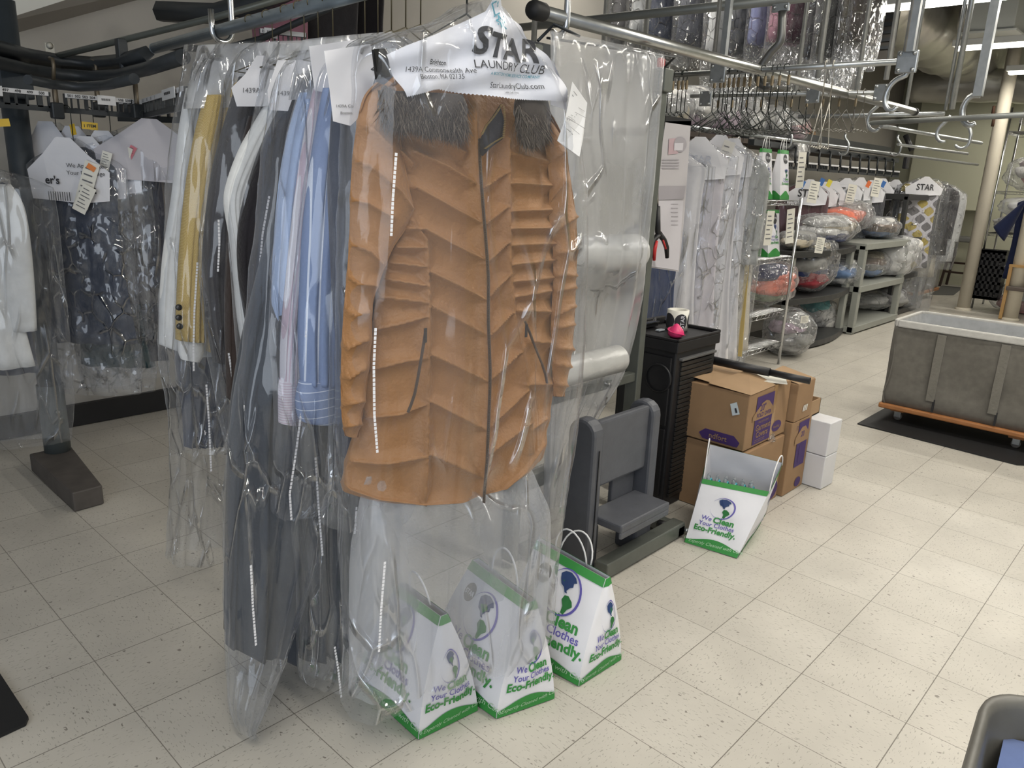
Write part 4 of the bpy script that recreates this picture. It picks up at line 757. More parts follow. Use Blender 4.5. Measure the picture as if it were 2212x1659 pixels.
part(MB().lathe([(.034, 0), (.050, 0), (.0505, .045), (.050, .095), (.044, .0955), (.034, .095), (.034, 0)], q, 40), 'backing_paper', mat('cream_label_paper', (.80, .78, .70), .5), t)
m = MB()
for a0 in (-2.25, -.95, -3.5):
    P = [(q[0]+.0512*math.cos(a0+.62*math.cos(b)), q[1]+.0512*math.sin(a0+.62*math.cos(b)), q[2]+.046+.036*math.sin(b)) for b in np.linspace(0, 6.283, 25)[:-1]]; c0 = (q[0]+.0514*math.cos(a0), q[1]+.0514*math.sin(a0), q[2]+.046)
    for rr_ in (0,):
        pass
    rings = [[(q[0]+.0512*math.cos(a0+s*.62*math.cos(b)), q[1]+.0512*math.sin(a0+s*.62*math.cos(b)), q[2]+.046+s*.036*math.sin(b)) for b in np.linspace(0, 6.283, 25)[:-1]] for s in (.001, .35, .7, 1)]
    V = sum(rings, []); m.add(V, [(i*24+k, (i+1)*24+k, (i+1)*24+(k+1) % 24, i*24+(k+1) % 24) for i in range(3) for k in range(24)], 0)
a0 = -2.25; m.text('STAR', lambda x, y: (q[0]+.0518*math.cos(a0+(.012-y)/.05+.05), q[1]+.0518*math.sin(a0+(.012-y)/.05+.05), q[2]+.046+x), .026, .01, 1, 0, 'CENTER')
part(m, 'round_sticker', [INK, WHITE], t)
m = MB().add([q+(.03, .045, .002), q+(.095, .02, .002), q+(.10, .02, .078), q+(.09, .022, .086), q+(.035, .045, .086)], [(0, 1, 2, 3, 4)]); part(m, 'loose_label_tail', mat('cream_label_paper', (.80, .78, .70), .5), t)
q = px(1461, 731, 2, CZ-.011); q[0] += .012; q[1] += .012
t = thing('rubber_toy', 'small hot pink spiky rubber cone beside the label roll', 'toy', q); m = MB(); PK = mat('hot_pink_rubber', (.80, .045, .19), .4)
m.lathe([(0, 0), (.022, .001), (.034, .012), (.036, .024), (.030, .038), (.016, .052), (.010, .060), (0, .064)], q, 22)
part(m, 'cone_body', PK, t); m = MB()
for k in range(60):
    a = k*2.39996; zz = .006+.045*((k*.618) % 1); r0 = np.interp(zz, [0, .012, .024, .038, .052], [.026, .034, .036, .030, .017]); d = np.array([math.cos(a), math.sin(a), .25]); m.tube([q+(r0*.9*math.cos(a), r0*.9*math.sin(a), zz), q+(r0*math.cos(a), r0*math.sin(a), zz)+d*.007], [.0028, .0014], 5)
part(m, 'rubber_nubs', PK, t)
q = px(1412, 706, 2, CZ-.005)
t = thing('tape_gun', 'black tape gun lying at the back of the cabinet top', 'tape dispenser', q); part(MB().box(q+(-.075, .0, 0), q+(.04, .035, .022)).tube([q+(.03, .02, .012), q+(.08, .05, .02), q+(.10, .07, .012)], .011, 8), 'gun_body', BLACKP, t, .003); part(MB().box(q+(-.08, -.01, .02), q+(.03, .0, .026)), 'metal_blade', CHROME, t)
q = px(1424, 716, 2, CZ-.008)
solo(MB().box(q, q+(.045, .02, .006)), 'price_tag', mat('clear_tag', (.5, .55, .6), .2), 'small clear tag lying in front of the label roll', 'tag')
# ================================================================== CARTONS
def carton(label, x0, x1, y0, y1, z0, z1, extra=None, rz=0, mats=None, flaps=True, piv=None):
    t = thing('cardboard_box', label, 'box', (x0, y0, z0)); part(MB().box((x0, y0, z0), (x1, y1, z1), 0, rz, piv), 'box_body', mats or CARD, t, .004)
    if extra: extra(t)
    return t
PURB = mat('purple_box_print', (.055, .025, .13), .6); KRAFT = CARD
def big(t):
    x0, x1, y, z0, z1 = 1.462, 1.878, .37, .330, .588
    f = lambda u, v, o=.0015: (x0+u, y-.001-o, z0+v); m = MB()
    m.add([f(.075,.012), f(.245,.012), f(.245,.235), f(.075,.235)], [(0,1,2,3)], 0)
    m.add([f(.048,.128,.0025), f(.262,.128,.0025), f(.262,.150,.0025), f(.195,.20,.0025), (f(.165,.208,.0025)), f(.125,.20,.0025), f(.048,.150,.0025)], [tuple(range(7))], 1)
    m.text('20"', lambda a, b: f(.110+a, .165+b, .003), .042, .015, 0); m.text('FOLD', lambda a, b: f(.085+a, .138+b, .003), .026, .02, 0); m.text('OVER', lambda a, b: f(.16+a, .138+b, .003), .026, .02, 0)
    m.text('Garment', lambda a, b: f(.088+a, .074+b, .003), .040, .015, 1); m.text('Covers', lambda a, b: f(.098+a, .042+b, .003), .040, .015, 1); m.text('POLYETHYLENE', lambda a, b: f(.11+a, .108+b, .003), .014, .005, 1)
    for k in range(2): m.add([f(.09, .022+k*.008, .003), f(.19, .022+k*.008, .003), f(.19, .0235+k*.008, .003), f(.09, .0235+k*.008, .003)], [(0,1,2,3)], 1)
    m.add([f(.31+.05*math.cos(a), .055+.026*math.sin(a)) for a in np.linspace(0, 6.28, 21)[:-1]], [tuple(range(20))], 0)
    m.text('Wedding', lambda a, b: f(.272+a, .048+b, .003), .018, .005, 1)
    part(m, 'printed_panel', [PURB, KRAFT], t, label='purple printed panel with kraft lettering')
    m = MB(); g = lambda u, v: (x0-.002, y+u, z0+v)
    m.add([g(*p) for p in [(.03,.012),(.20,.012),(.22,.035),(.19,.06),(.05,.06),(.02,.035)]], [(5,4,3,2,1,0)], 0); m.text('ndfort', lambda a, b: (x0-.003, y+.17-a, z0+.024+b), .035, .01, 1); part(m, 'side_print', [PURB, KRAFT], t)
    m = MB(); m.add([(x0-.003, y+u, z0+v) for u, v in [(.085,.20),(.055,.215),(.035,.165),(.068,.150)]], [(0,1,2,3)]); m.add([(x0-.004, y+u, z0+v) for u, v in [(.062,.185),(.054,.189),(.046,.17),(.054,.166)]], [(0,1,2,3)], 1); part(m, 'shipping_sticker', [mat('pale_blue_label', (.55, .62, .66), .4), INK], t)
    m = MB().add([(x0-.004, y-.005, z1+.002), (x1-.17, y-.002, z1+.004), (x1-.10, y+.17, z1+.030), (x0-.004, y+.20, z1+.012)], [(0,1,2,3)]); m.add([(x0+.02, y+.20, z1+.010), (x1, y+.18, z1+.012), (x1, y+.38, z1+.02), (x0, y+.38, z1+.03)], [(0,1,2,3)]); part(m, 'top_flap', CARDD, t)
    part(MB().box((x0+.24, y-.0022, z0), (x0+.275, y+.001, z1+.003)), 'packing_tape', mat('brown_tape', (.36, .22, .10), .2, spec=.8), t)
carton('large open brown carton with a purple 20 inch garment covers panel', 1.462, 1.878, .37, .78, .330, .588, big)
def low(t):
    m = MB(); m.add([(1.80+.06*math.cos(a), .3585, .06+.05*math.sin(a)) for a in np.linspace(0, 6.28, 17)[:-1]], [tuple(range(16))]); part(m, 'printed_panel', PURB, t)
    q = (1.73, .365, .322); mb = loft([(q[0]-.02,q[1],q[2]+.03,q[0]+.02,q[1],q[2]+.03,.008,0),(q[0]-.03,q[1],q[2],q[0]+.03,q[1],q[2],.02,0)], (0,1,0), 8, 12, crumple=.006, cf=40); part(mb, 'plastic_scrap', FILMX, t)
carton('brown carton on the tiles directly under the large open carton', 1.470, 1.868, .360, .76, 0.002, .322, low)
def tall(t):
    f = lambda u, v, o=.0015: (1.888+u, .339-o, v); m = MB()
    m.add([f(.085,.13), f(.20,.13), f(.20,.365), f(.085,.365)], [(0,1,2,3)], 0); m.add([f(.055,.255,.0025), f(.215,.255,.0025), f(.215,.29,.0025), f(.16,.335,.0025), f(.12,.335,.0025), f(.055,.29,.0025)], [tuple(range(6))], 1)
    m.text('20', lambda a, b: f(.115+a, .285+b, .003), .04, .015, 0); m.text('7', lambda a, b: f(.055+a, .33+b, .003), .03, .01, 0)
    m.add([f(.12, .15, .0025), f(.16, .15, .0025), f(.16, .24, .0025), f(.12, .24, .0025)], [(0,1,2,3)], 0); m.add([f(.16+.035*math.cos(a), .04+.025*math.sin(a)) for a in np.linspace(0, 6.28, 17)[:-1]], [tuple(range(16))], 0)
    part(m, 'printed_panel', [PURB, KRAFT], t)
carton('narrow tall brown carton with a purple panel, right of the stacked pair', 1.890, 2.120, .340, .74, 0.002, .376, tall)
def ups(t):
    m = MB()
    for k in range(3): m.add([(1.975+.018*k, .335, .42), (1.988+.018*k, .335, .42), (1.994+.018*k, .335, .45), (1.981+.018*k, .335, .45)], [(0,1,2,3)])  # pale slanted bars painted as the shine on clear tape
    part(m, 'clear_tape_shine', mat('painted_tape_shine', (.75, .72, .66), .3), t); part(MB().add([(1.90, .34, .567), (2.09, .34, .567), (2.07, .50, .60), (1.92, .50, .59)], [(0,1,2,3)]), 'top_flap', CARDD, t)
carton('small brown carton taped shut, on top of the narrow tall carton', 1.898, 2.090, .338, .70, .379, .566, ups)
WBX = mat('white_carton', (.68, .68, .70), .6, 0, .05, 8)
for z0, z1, lb in ((.176, .348, 'upper of the two small white cartons at the end of the carton pile'), (.002, .173, 'lower of the two small white cartons at the end of the carton pile')):
    carton(lb, 2.128, 2.262, .247, .58, z0, z1, None, math.radians(-3), WBX, False, (2.13, .25))
t = thing('cardboard_tray', 'little open cardboard tray tucked behind the white cartons', 'box', (2.14, .40, .352))
m = MB().box((2.12, .36, .352), (2.26, .365, .43)).box((2.12, .36, .352), (2.126, .56, .43)).box((2.254, .36, .352), (2.26, .56, .43)).box((2.12, .36, .352), (2.26, .56, .357)); part(m, 'tray_body', CARDD, t)
t = thing('black_tube', 'long black telescoping tube lying across the carton tops', 'tube', px(1540, 779, 2, .645))
a, b = px(1530, 776, 2, .645), px(1750, 823, 2, .625); c = a*.38+b*.62
part(MB().tube([a, c], .020, 16), 'outer_tube', BLACKP, t); part(MB().tube([c-(b-a)*.02, b], .0155, 16), 'inner_tube', BLACKP, t)
q = px(1650, 812, 2, .60); solo(MB().box(q-(.09, .10, .004), q+(.09, .04, 0), 0, .5), 'paper_pad', mat('cream_label_paper', (.80, .78, .70), .5), 'white paper pad lying on the large carton under the black tube', 'paper')
# ================================================================== LAUNDRY CART ON ITS MAT
def quadslab(name, pts, z0, z1, m_, label, cat):
    m = MB(); P = [np.array([p[0], p[1], z0]) for p in pts]; return solo(m.poly(P, 0, z1-z0, (0, 0, 1)), name, m_, label, cat)
quadslab('floor_mat', [(3.40, .52), (3.35, -.37), (3.42, -.45), (4.6, -.45), (4.6, .52)], .0015, .009, RUBBER, 'black rubber floor mat under the grey laundry cart', 'mat')
quadslab('floor_mat', [fl(-60, 1440)[:2], fl(-60, 1640)[:2], fl(0, 1593)[:2], fl(56, 1567)[:2], fl(62, 1553)[:2], fl(0, 1458)[:2]], .0015, .011, RUBBER, 'corner of a dark mat at the lower left edge', 'mat')
quadslab('floor_mat', [px(2010, 637, 2, 0)[:2], px(2060, 638, 2, 0)[:2], px(2080, 622, 2, 0)[:2], px(2035, 618, 2, 0)[:2]], .0015, .009, mat('grey_mat', (.10, .10, .095), .8), 'small grey mat on the far floor under the bar stool', 'mat')
CANV = cloth('grey_canvas', (.155, .145, .125), .25, 14, .14); RIM = cloth('grey_white_binding', (.52, .51, .48), .3, 40); LINER = cloth('grey_white_liner', (.40, .41, .42), .4, 6, .12)
KX0, KX1, KY0, KY1, KZ0, KZ1 = 3.60, 4.15, -.62, .46, .125, .64
t = thing('laundry_cart', 'large grey canvas laundry cart with white rim and wooden base', 'cart', (KX0, KY1, 0))
def wallp(a, b, name='canvas_side', in_=0):
    a = np.array(a, float); b = np.array(b, float); n = np.cross(b-a, (0, 0, 1.)); n /= np.linalg.norm(n); m = MB(); V = []; N1, N2 = 30, 14
    for j in range(N2+1):
        for i in range(N1+1):
            u, w = i/N1, j/N2; p = a+(b-a)*u + np.array([0, 0, KZ0+(KZ1-KZ0)*w]); p = p - n*(.022*(1-w)) + n*(.009*math.sin(9*u+3*w)*math.sin(math.pi*w) + .006*math.sin(21*u-5*w)*math.sin(math.pi*w) + .018*math.exp(-((w-.12)/.12)**2)) ; V.append(p)
    m.add(V, [(j*(N1+1)+i, j*(N1+1)+i+1, (j+1)*(N1+1)+i+1, (j+1)*(N1+1)+i) for j in range(N2) for i in range(N1)], 0, True); return m
for a, b in (((KX0, KY1), (KX0, KY0)), ((KX1, KY1), (KX0, KY1)), ((KX0, KY0), (KX1, KY0)), ((KX1, KY0), (KX1, KY1))):
    o_ = part(wallp((*a, 0), (*b, 0)), 'canvas_side', CANV, t); s_ = o_.modifiers.new('s', 'SOLIDIFY'); s_.thickness = .006
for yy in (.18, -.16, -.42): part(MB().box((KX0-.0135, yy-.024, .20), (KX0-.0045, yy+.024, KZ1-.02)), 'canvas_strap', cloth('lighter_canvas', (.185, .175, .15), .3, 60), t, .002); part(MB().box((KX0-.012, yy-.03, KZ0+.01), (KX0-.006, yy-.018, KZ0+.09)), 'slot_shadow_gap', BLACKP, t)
rp = [(KX0, KY1-.05), (KX0, KY0+.05), (KX0+.05, KY0), (KX1-.05, KY0), (KX1, KY0+.05), (KX1, KY1-.05), (KX1-.05, KY1), (KX0+.05, KY1)]
m = MB(); V = []
ring = [np.array([x, y, KZ1]) for x, y in [(KX0, KY1-.02), (KX0, KY0+.02), (KX0+.02, KY0), (KX1-.02, KY0), (KX1, KY0+.02), (KX1, KY1-.02), (KX1-.02, KY1), (KX0+.02, KY1)]]
for p, q in zip(ring, ring[1:]+ring[:1]): m.bar(p+(0, 0, .012), q+(0, 0, .012), .022, .045)
part(m, 'rim_binding', RIM, t, .008)
m = MB(); N1 = 60
cx, cy = (KX0+KX1)/2, (KY0+KY1)/2; V = []
for j in range(12):
    w = j/11; 
    for i in range(N1):
        a = 2*math.pi*i/N1; c, s = math.cos(a), math.sin(a); k = 1/max(abs(c), abs(s)); hx, hy = (KX1-KX0)/2-.014, (KY1-KY0)/2-.014
        d = 1 - .10*w + .035*math.sin(i*1.9+j*.4)*min(1, w*3); V.append((cx+hx*c*k*d, cy+hy*s*k*d, KZ1+.02-.40*w))
m.add(V, [(j*N1+i, j*N1+(i+1) % N1, (j+1)*N1+(i+1) % N1, (j+1)*N1+i) for j in range(11) for i in range(N1)], 0, True); m.add(V[-N1:], [tuple(range(N1))], 0, True)
part(m, 'cloth_liner', LINER, t)
WOOD = mat('orange_plywood', (.36, .15, .05), .55, 0, .12, 20)
part(MB().box((KX0-.012, KY0-.02, .093), (KX1+.01, KY1+.012, .125)), 'wooden_base', WOOD, t, .008)
for x, y in ((KX0+.09, KY1-.09), (KX0+.09, KY0+.12), (KX1-.09, KY1-.09), (KX1-.09, KY0+.12), (KX0+.07, -.30)):
    part(MB().box((x-.04, y-.04, .072), (x+.04, y+.04, .093)), 'caster_block', WOOD, t, .003); w_ = part(MB().box((x-.018, y-.02, .03), (x+.018, y+.02, .072)), 'caster_fork', GALV, t, .003); part(MB().lathe([(0, -.012), (.024, -.012), (.026, 0), (.024, .012), (0, .012)], (x, y, .035), 16, 0, 'x'), 'caster_wheel', mat('grey_caster', (.16, .15, .14), .5), w_)
# tub with blue clothes, lower right
q = px(2132, 1466, 2, .60); e = px(2070, 1680, 2, .60); d = (e-q)/np.linalg.norm(e-q); s = np.array([-d[1], d[0], 0]); 
s = s if np.dot(s, RN[:, 0]) > 0 else -s
t = thing('laundry_tub', 'worn dark grey vinyl laundry tub cut off by the lower right corner', 'tub', q)
TUBM = mat('worn_grey_vinyl', (.13, .125, .11), .45, 0, .2, 9, .3, 12); Wt, Lt, rr_ = .62, .75, .09
def ringpts(off, z, n=8):
    P = []; a, b = off, off; L0, W0 = Lt-off, Wt-off
    for cx_, cy_, a0 in ((off+rr_, off+rr_, math.pi), (L0-rr_, off+rr_, -math.pi/2), (L0-rr_, W0-rr_, 0), (off+rr_, W0-rr_, math.pi/2)):
        for k in range(n): an = a0+k*(math.pi/2)/(n-1); P.append(q + d*(cx_+rr_*math.cos(an)) + s*(cy_+rr_*math.sin(an)) + np.array([0, 0, z-.60]))
    return P
rings = [ringpts(.05, .02), ringpts(.04, .3), ringpts(.02, .5), ringpts(0, .585), ringpts(.004, .600), ringpts(.014, .602), ringpts(.020, .585), ringpts(.045, .3)]; V = sum(rings, []); n = len(rings[0])
part(MB().add(V, [(i*n+k, i*n+(k+1) % n, (i+1)*n+(k+1) % n, (i+1)*n+k) for i in range(7) for k in range(n)], 0, True), 'tub_wall', TUBM, t); part(MB().poly(ringpts(.052, .03), 0), 'tub_bottom', TUBM, t)
m = MB(); V = []
for i in range(25):
    for j in range(25):
        u, v = i/24, j/24; p = q + d*(.045+(Lt-.09)*u) + s*(.045+(Wt-.09)*v); V.append(p + np.array([0, 0, -.11 + .04*math.sin(5*u+2)*math.cos(4*v) + .02*math.sin(13*u+7*v)]))
m.add(V, [(i*25+j, (i+1)*25+j, (i+1)*25+j+1, i*25+j+1) for i in range(24) for j in range(24)], 0, True); solo(m, 'folded_cloth', cloth('denim_blue_cotton', (.13, .18, .36), .4, 18), 'blue cotton clothes lying in the grey vinyl tub', 'clothes')
# ================================================================== METRIC GARMENTS
def udir(th): return np.array([math.cos(th), math.sin(th), 0])
def mrows(p, th, prof):
    p = np.array(p, float); u = udir(th); return [[*(p-u*w+(0, 0, z)), *(p+u*w+(0, 0, z)), t_, 0] for z, w, t_ in prof]
def nrm(th): return np.array([math.sin(th), -math.cos(th), 0])
def garm(kind, label, cat, p, th, w, L, m_, sleeves=True, flare=1.0, grp=None, lo=False, th_=.045):
    t = thing(kind, label, cat, p, grp); h = w/2; nr, nc = (20, 24) if lo else (34, 40); sd = int(abs(p[0]*97+p[1]*31)) % 999
    prof = [(-.0, .05, .02), (-.03, h*.55, .03), (-.075, h*.95, .04), (-.13, h, th_), (-.3, h*.95, th_), (-L*.6, h*(.92+.3*(flare-1)), th_), (-L, h*flare, th_)]
    part(loft(mrows(p, th, prof), nrm(th), nr, nc, .8, folds=.012, fn=4, seed=sd, capb=True), 'garment_body', m_, t)
    if sleeves:
        u = udir(th)
        for s in (-1, 1):
            q = np.array(p)+u*s*h*1.0+(0, 0, -.10)
            part(loft(mrows(q, th, [(.03, .02, .02), (-.05, .055, .035), (-.2, .062, .035), (-.4, .055, .032), (-.55, .045, .03)]), nrm(th), nr//2, 18, .9, folds=.004, fn=3, seed=sd+s, capb=True), 'sleeve', m_, t)
    return t
def bagm(label, p, th, w, L, grp=None, m_=None, lo=False, cr=.008, hang_=0, cat='garment bag'):
    h = w/2+.03; t = thing('garment_bag', label, cat, p, grp); nr, nc = (22, 24) if lo else (44, 40); sd = int(abs(p[0]*57+p[1]*91)) % 999
    prof = [(.035, .02, .012), (-.01, h*.45, .04), (-.07, h*.95, .06), (-.14, h*1.03, .07), (-L*.5, h*1.03, .075), (-L*.85, h*.98, .07), (-L, h*.9, .06)]
    part(loft(mrows(p, th, prof), nrm(th), nr, nc, .85, folds=.006, fn=5, crumple=cr, cf=11, seed=sd, capt=False), 'plastic_film', m_ or FILM, t); return t
def capm(label, p, th, w, h, txt=(), grp=None, off=.065, m_=None, tm=None):
    u = udir(th); n = nrm(th); p = np.array(p, float); f = lambda a, z, o=0: p + u*a + n*(off + .02*(1-abs(a)/(w/2)) + o) + np.array([0, 0, z])
    t = thing('paper_garment_cover', label, 'paper cover', f(0, 0), grp)
    P = [(-.03,.035),(.03,.035),(w*.28,-.035),(w/2,-.10),(w*.47,-h),(w*.15,-h*1.06),(-w*.2,-h*1.02),(-w*.47,-h),(-w/2,-.10),(-w*.28,-.035)]
    s_ = part(MB().poly([f(*q) for q in P][::-1], 0, .001, -n), 'paper_sheet', m_ or WHITE, t)
    if txt:
        m = MB()
        for s, a, z, sz, b in txt: m.text(s, lambda x, y: f(a+x, z+y, .004), sz, b, 0, 0, 'CENTER')
        part(m, 'printed_lettering', tm or INK, s_)
    return t
def slip(label, c, th, w, h, col=None, rot=0, lines=True, name='receipt', cat='receipt', grp=None):
    u = udir(th); n = nrm(th); c = np.array(c, float); r = np.array([math.cos(rot), math.sin(rot)])
    f = lambda a, b, o=0: c + u*(a*r[0]-b*r[1]) + np.array([0, 0, a*r[1]+b*r[0]]) + n*o
    t = thing(name, label, cat, c, grp); part(MB().poly([f(-w/2, -h/2), f(w/2, -h/2), f(w/2, h/2), f(-w/2, h/2)], 0, .001, n), 'slip_paper', col or mat('cream_label_paper', (.80, .78, .70), .5), t)
    if lines:
        m = MB()
        for k in range(6): z = h*(.36-.13*k); m.add([f(-w*.36, z, .0025), f(w*(.1+.25*((k*7) % 3)/2), z, .0025), f(w*(.1+.25*((k*7) % 3)/2), z-h*.03, .0025), f(-w*.36, z-h*.03, .0025)], [(0,1,2,3)])
        part(m, 'slip_print', GREYINK, t)
    return t
# ================================================================== LEFT CONVEYOR
t = thing('garment_conveyor', 'dark curved garment conveyor on a steel post against the back wall, left', 'conveyor', (-.496, 2.906, 0))
pb = np.array([-.496, 2.906]); part(MB().tube([(*pb, .09), (*pb, 2.065)], .050, 22), 'post', POSTM, t); part(MB().tube([(*pb, .085), (*pb, .42)], .057, 22), 'post_sleeve', mat('lighter_post_sleeve', (.10, .115, .115), .5), t)
part(MB().tube([(*(pb+(0, -.055)), .30), (*(pb+(0, -.075)), .30)], .008, 8), 'set_screw', GALV, t)
m = MB(); c = [fl(62, 985), fl(160, 968), fl(229, 1078), fl(205+0, 1092)]
bs = [px(x, y, 2, .088)[:2] for x, y in ((63, 981), (152, 962), (221, 1049), (156, 1066))]
m.poly([(x, y, .002) for x, y in bs], 0, .088, (0, 0, 1)); part(m, 'base_plate', mat('scuffed_brown_grey_base', (.085, .075, .068), .6, 0, .25, 14), t, .006)
part(MB().box((pb[0]-.06, pb[1]-.08, 1.68), (pb[0]+.06, pb[1]+.06, 1.80)), 'post_bracket', POSTM, t, .004)
rail = [px(x, y, 2, 1.80) for x, y in ((-160,100),(-60,122),(0,136),(60,150),(130,161),(200,166),(260,162),(320,148),(395,123))]
part(MB().tube(rail, .026, 14), 'conveyor_rail', DARKM, t)
part(MB().tube([p+np.array([.02, .05, .06]) for p in rail[:-1]], [.030]*(len(rail)-1), 4), 'channel_rail', DARKM, t)
part(MB().tube([px(x, y, 2, 1.72) for x, y in ((60,172),(110,182),(170,188),(230,184),(290,170))], .018, 10), 'return_rail', DARKM, t)
LBL = mat('white_label_strip', (.75, .75, .76), .5)
def link(a, b, zt, zb, nums, tabx=None):
    a = np.array(a); b = np.array(b); m = MB(); d = (b-a); L = np.linalg.norm(d); d /= L; n = np.array([d[1], -d[0], 0]); f = lambda s, z, o=0: a + d*s*L + np.array([0, 0, z]) + n*o
    def slab(s0, s1, z0, z1, o=0, w=.012, mi=0, mm=None):
        (mm or m).add([f(s0, z0, o), f(s1, z0, o), f(s1, z1, o), f(s0, z1, o), f(s0, z0, o-w), f(s1, z0, o-w), f(s1, z1, o-w), f(s0, z1, o-w)], [(0,1,2,3),(7,6,5,4),(0,4,5,1),(1,5,6,2),(2,6,7,3),(3,7,4,0)], mi)
    H = zt-zb; slab(0, 1, zb-a[2], zb-a[2]+H*.28); slab(0, 1, zt-a[2]-H*.22, zt-a[2])
    for k in range(11): slab(k/10*.97, k/10*.97+(.05 if k % 3 == 0 else .02), zb-a[2]+H*.2, zt-a[2]-H*.2)
    l_ = part(m, 'conveyor_link', DARKM, t)
    m2 = MB(); slab(.02, .98, zt-a[2]-H*.20, zt-a[2]+.002, .002, .003, 0, m2)
    for k, s in enumerate(nums): m2.text(s, lambda x, y: f(.05+.105*k+x/L, zt-a[2]-H*.155+y, .0035), .015, .02, 1)
    part(m2, 'number_strip', [LBL, INK], l_)
    if tabx is not None:
        m3 = MB(); slab(tabx, tabx+.27, zt-a[2]-H*.42, zt-a[2]+.006, .012, .003, 0, m3)
        for k in range(11): slab(tabx+.06+k*.012, tabx+.06+k*.012+.004+.003*(k % 3 == 0), zt-a[2]-H*.20, zt-a[2]-.006, .0135, .0005, 1, m3)
        part(m3, 'barcode_tab', [LBL, INK], l_)
ly = 2.74
zt, zb = px(210, 209, 1, ly)[2], px(210, 249, 1, ly)[2]
A0, A1 = px(-150, 190, 1, ly), px(110, 212, 1, ly); B0, B1 = px(137, 207, 1, ly), px(285, 217, 1, ly-.02); C0, C1 = px(306, 216, 1, ly-.08), px(398, 186, 2, zt)
link([A0[0], ly, zt], [A1[0], ly, zt], zt, zb, ['', '', '', '', '', '497', '498', '499', '500'], .30)
link([B0[0], ly, zt], [B1[0], ly-.02, zt], zt, zb, ['501', '502', '503', '504', '', '', '', '508', '509', '510'], .47)
link([C0[0], C0[1], zt], [C1[0], C1[1], zt], zt, zb, ['511', '512', '513', '5'], .60)
for x, y, yy in ((123, 238, ly), (297, 240, ly-.05), (213, 236, ly+.12)):
    q = px(x, y, 1, yy); part(MB().tube([q+(0, 0, -.02), q+(0, 0, .12)], .011, 8).tube([q+(0, 0, .12), q+(0, -.02, .17), q+(0, -.015, .20), q+(0, .02, .205)], .008, 8), 'trolley_hanger', mat('aged_brass_trolley', (.18, .15, .11), .45, .6), t)
    part(MB().box(q+(-.024, -.02, -.035), q+(.024, .02, .03)), 'pivot_block', DARKM, t, .006)
# more conveyor running off above the thick grey rail
t = thing('garment_conveyor', 'dark conveyor section seen above the thick grey rail, with a white numbered strip', 'conveyor', px(560, 60, 1, 2.6))
pts = [px(x, y, 1, yy) for x, y, yy in ((345,25,3.1),(470,30,2.8),(560,5,2.6),(700,-60,2.3),(900,-140,2.0))]
part(MB().tube(pts, .05, 6), 'conveyor_rail', DARKM, t); part(MB().tube([p-(0, 0, .16) for p in pts], .016, 8), 'return_rail', DARKM, t)
a, b = px(560, 62, 1, 2.6), px(660, -10, 1, 2.5); link([*a], [b[0], b[1], a[2]], a[2], a[2]-.09, ['521', '522', '523'], .1)
part(MB().tube([px(520, 60, 1, 2.7), px(505, 20, 1, 2.7)], .012, 8), 'trolley_hanger', mat('aged_brass_trolley', (.18, .15, .11), .45, .6), t)
t = thing('garment_conveyor', 'dark toothed conveyor links curving away behind the far end of the thick grey rail', 'conveyor', px(350, 150, 1, 2.2))
a, b = px(250, 215, 1, 3.1), px(470, 100, 1, 2.6); link([a[0], a[1], a[2]], [b[0], b[1], a[2]], a[2], a[2]-.10, ['', '', ''])
# garments on the left conveyor
GP = 'clothes on the left conveyor'
LG = [  # px of neck, y, w, L, colour, bag length, kind, words
 (122, 268, 2.95, .26, .62, cloth('dark_grey_cloth', (.055, .058, .065)), .75, 'trousers', 'dark grey trousers in a plain white cover, first right of the steel post', (), False),
 (160, 303, 2.72, .34, .86, cloth('dusty_navy_cloth', (.040, .052, .085)), 1.10, 'skirt', "dusty navy skirt under the cover printed Inc., nearest on the left conveyor", ((" er's", -.07, -.155, .045, .02), ('Inc', .085, -.19, .05, .03), ('We Appreciate', .08, -.085, .024, .0), ('Your Patronage', .08, -.115, .024, 0), ('||||||||||', -.04, -.215, .04, 0)), False),
 (178, 278, 2.90, .28, .75, NAVY, .95, 'jacket', 'navy jacket behind the skirt with the Inc. cover', (), True),
 (207, 300, 2.74, .30, 1.00, cloth('bottle_green_cloth', (.018, .045, .050)), 1.12, 'dress', 'long bottle green dress in shiny plastic, hem lowest on the left conveyor', (('Thank', .05, -.10, .035, 0), ('You', .05, -.14, .035, 0)), False),
 (241, 288, 2.72, .30, 1.0, cloth('blue_black_cloth', (.018, .020, .035)), 1.08, 'jacket', 'blue black jacket with a red edged ticket, right of the green dress', (('Thank', .04, -.09, .035, 0), ('You', .04, -.13, .035, 0)), True),
 (322, 262, 2.62, .44, .78, cloth('taupe_wool', (.13, .115, .105)), .95, 'coat', 'taupe coat under a pale cover, last on the left conveyor beside the white jacket', (), True)]
REDINK = mat('faded_red_ink', (.60, .28, .30), .7)
for i, (x, y, yy, w, L, cm, BL, kd, lb, tx, sl) in enumerate(LG):
    p = px(x, y+14, 1, yy); th = math.radians(-46 if i != 5 else -20)
    garm(kd, lb, kd, p, th, w, L, cm, sl, 1.15, GP)
    short = lb.split(',')[0]; capm('white paper cover over the ' + ' '.join(short.split()[:6]), p, th, w*1.02, .22, tx, 'paper covers on the left conveyor', m_=mat('pale_lilac_paper', (.52, .51, .56), .7) if i == 5 else WHITE, tm=REDINK if i in (3, 4) else INK)
    bagm('clear plastic bag over the ' + ' '.join(short.split()[:6]), p, th, w*1.05, BL, 'plastic bags on the left conveyor', FILMX if i in (1, 3, 4) else FILM)
    m = MB(); hook(m, p, zb+.015, .0018, udir(th)); solo(m, 'wire_hanger', WIRE, 'wire hanger hook above the ' + ' '.join(short.split()[:6]), 'hanger', 'wire hangers on the left conveyor')
YEL = mat('yellow_card', (.80, .52, .04), .55)
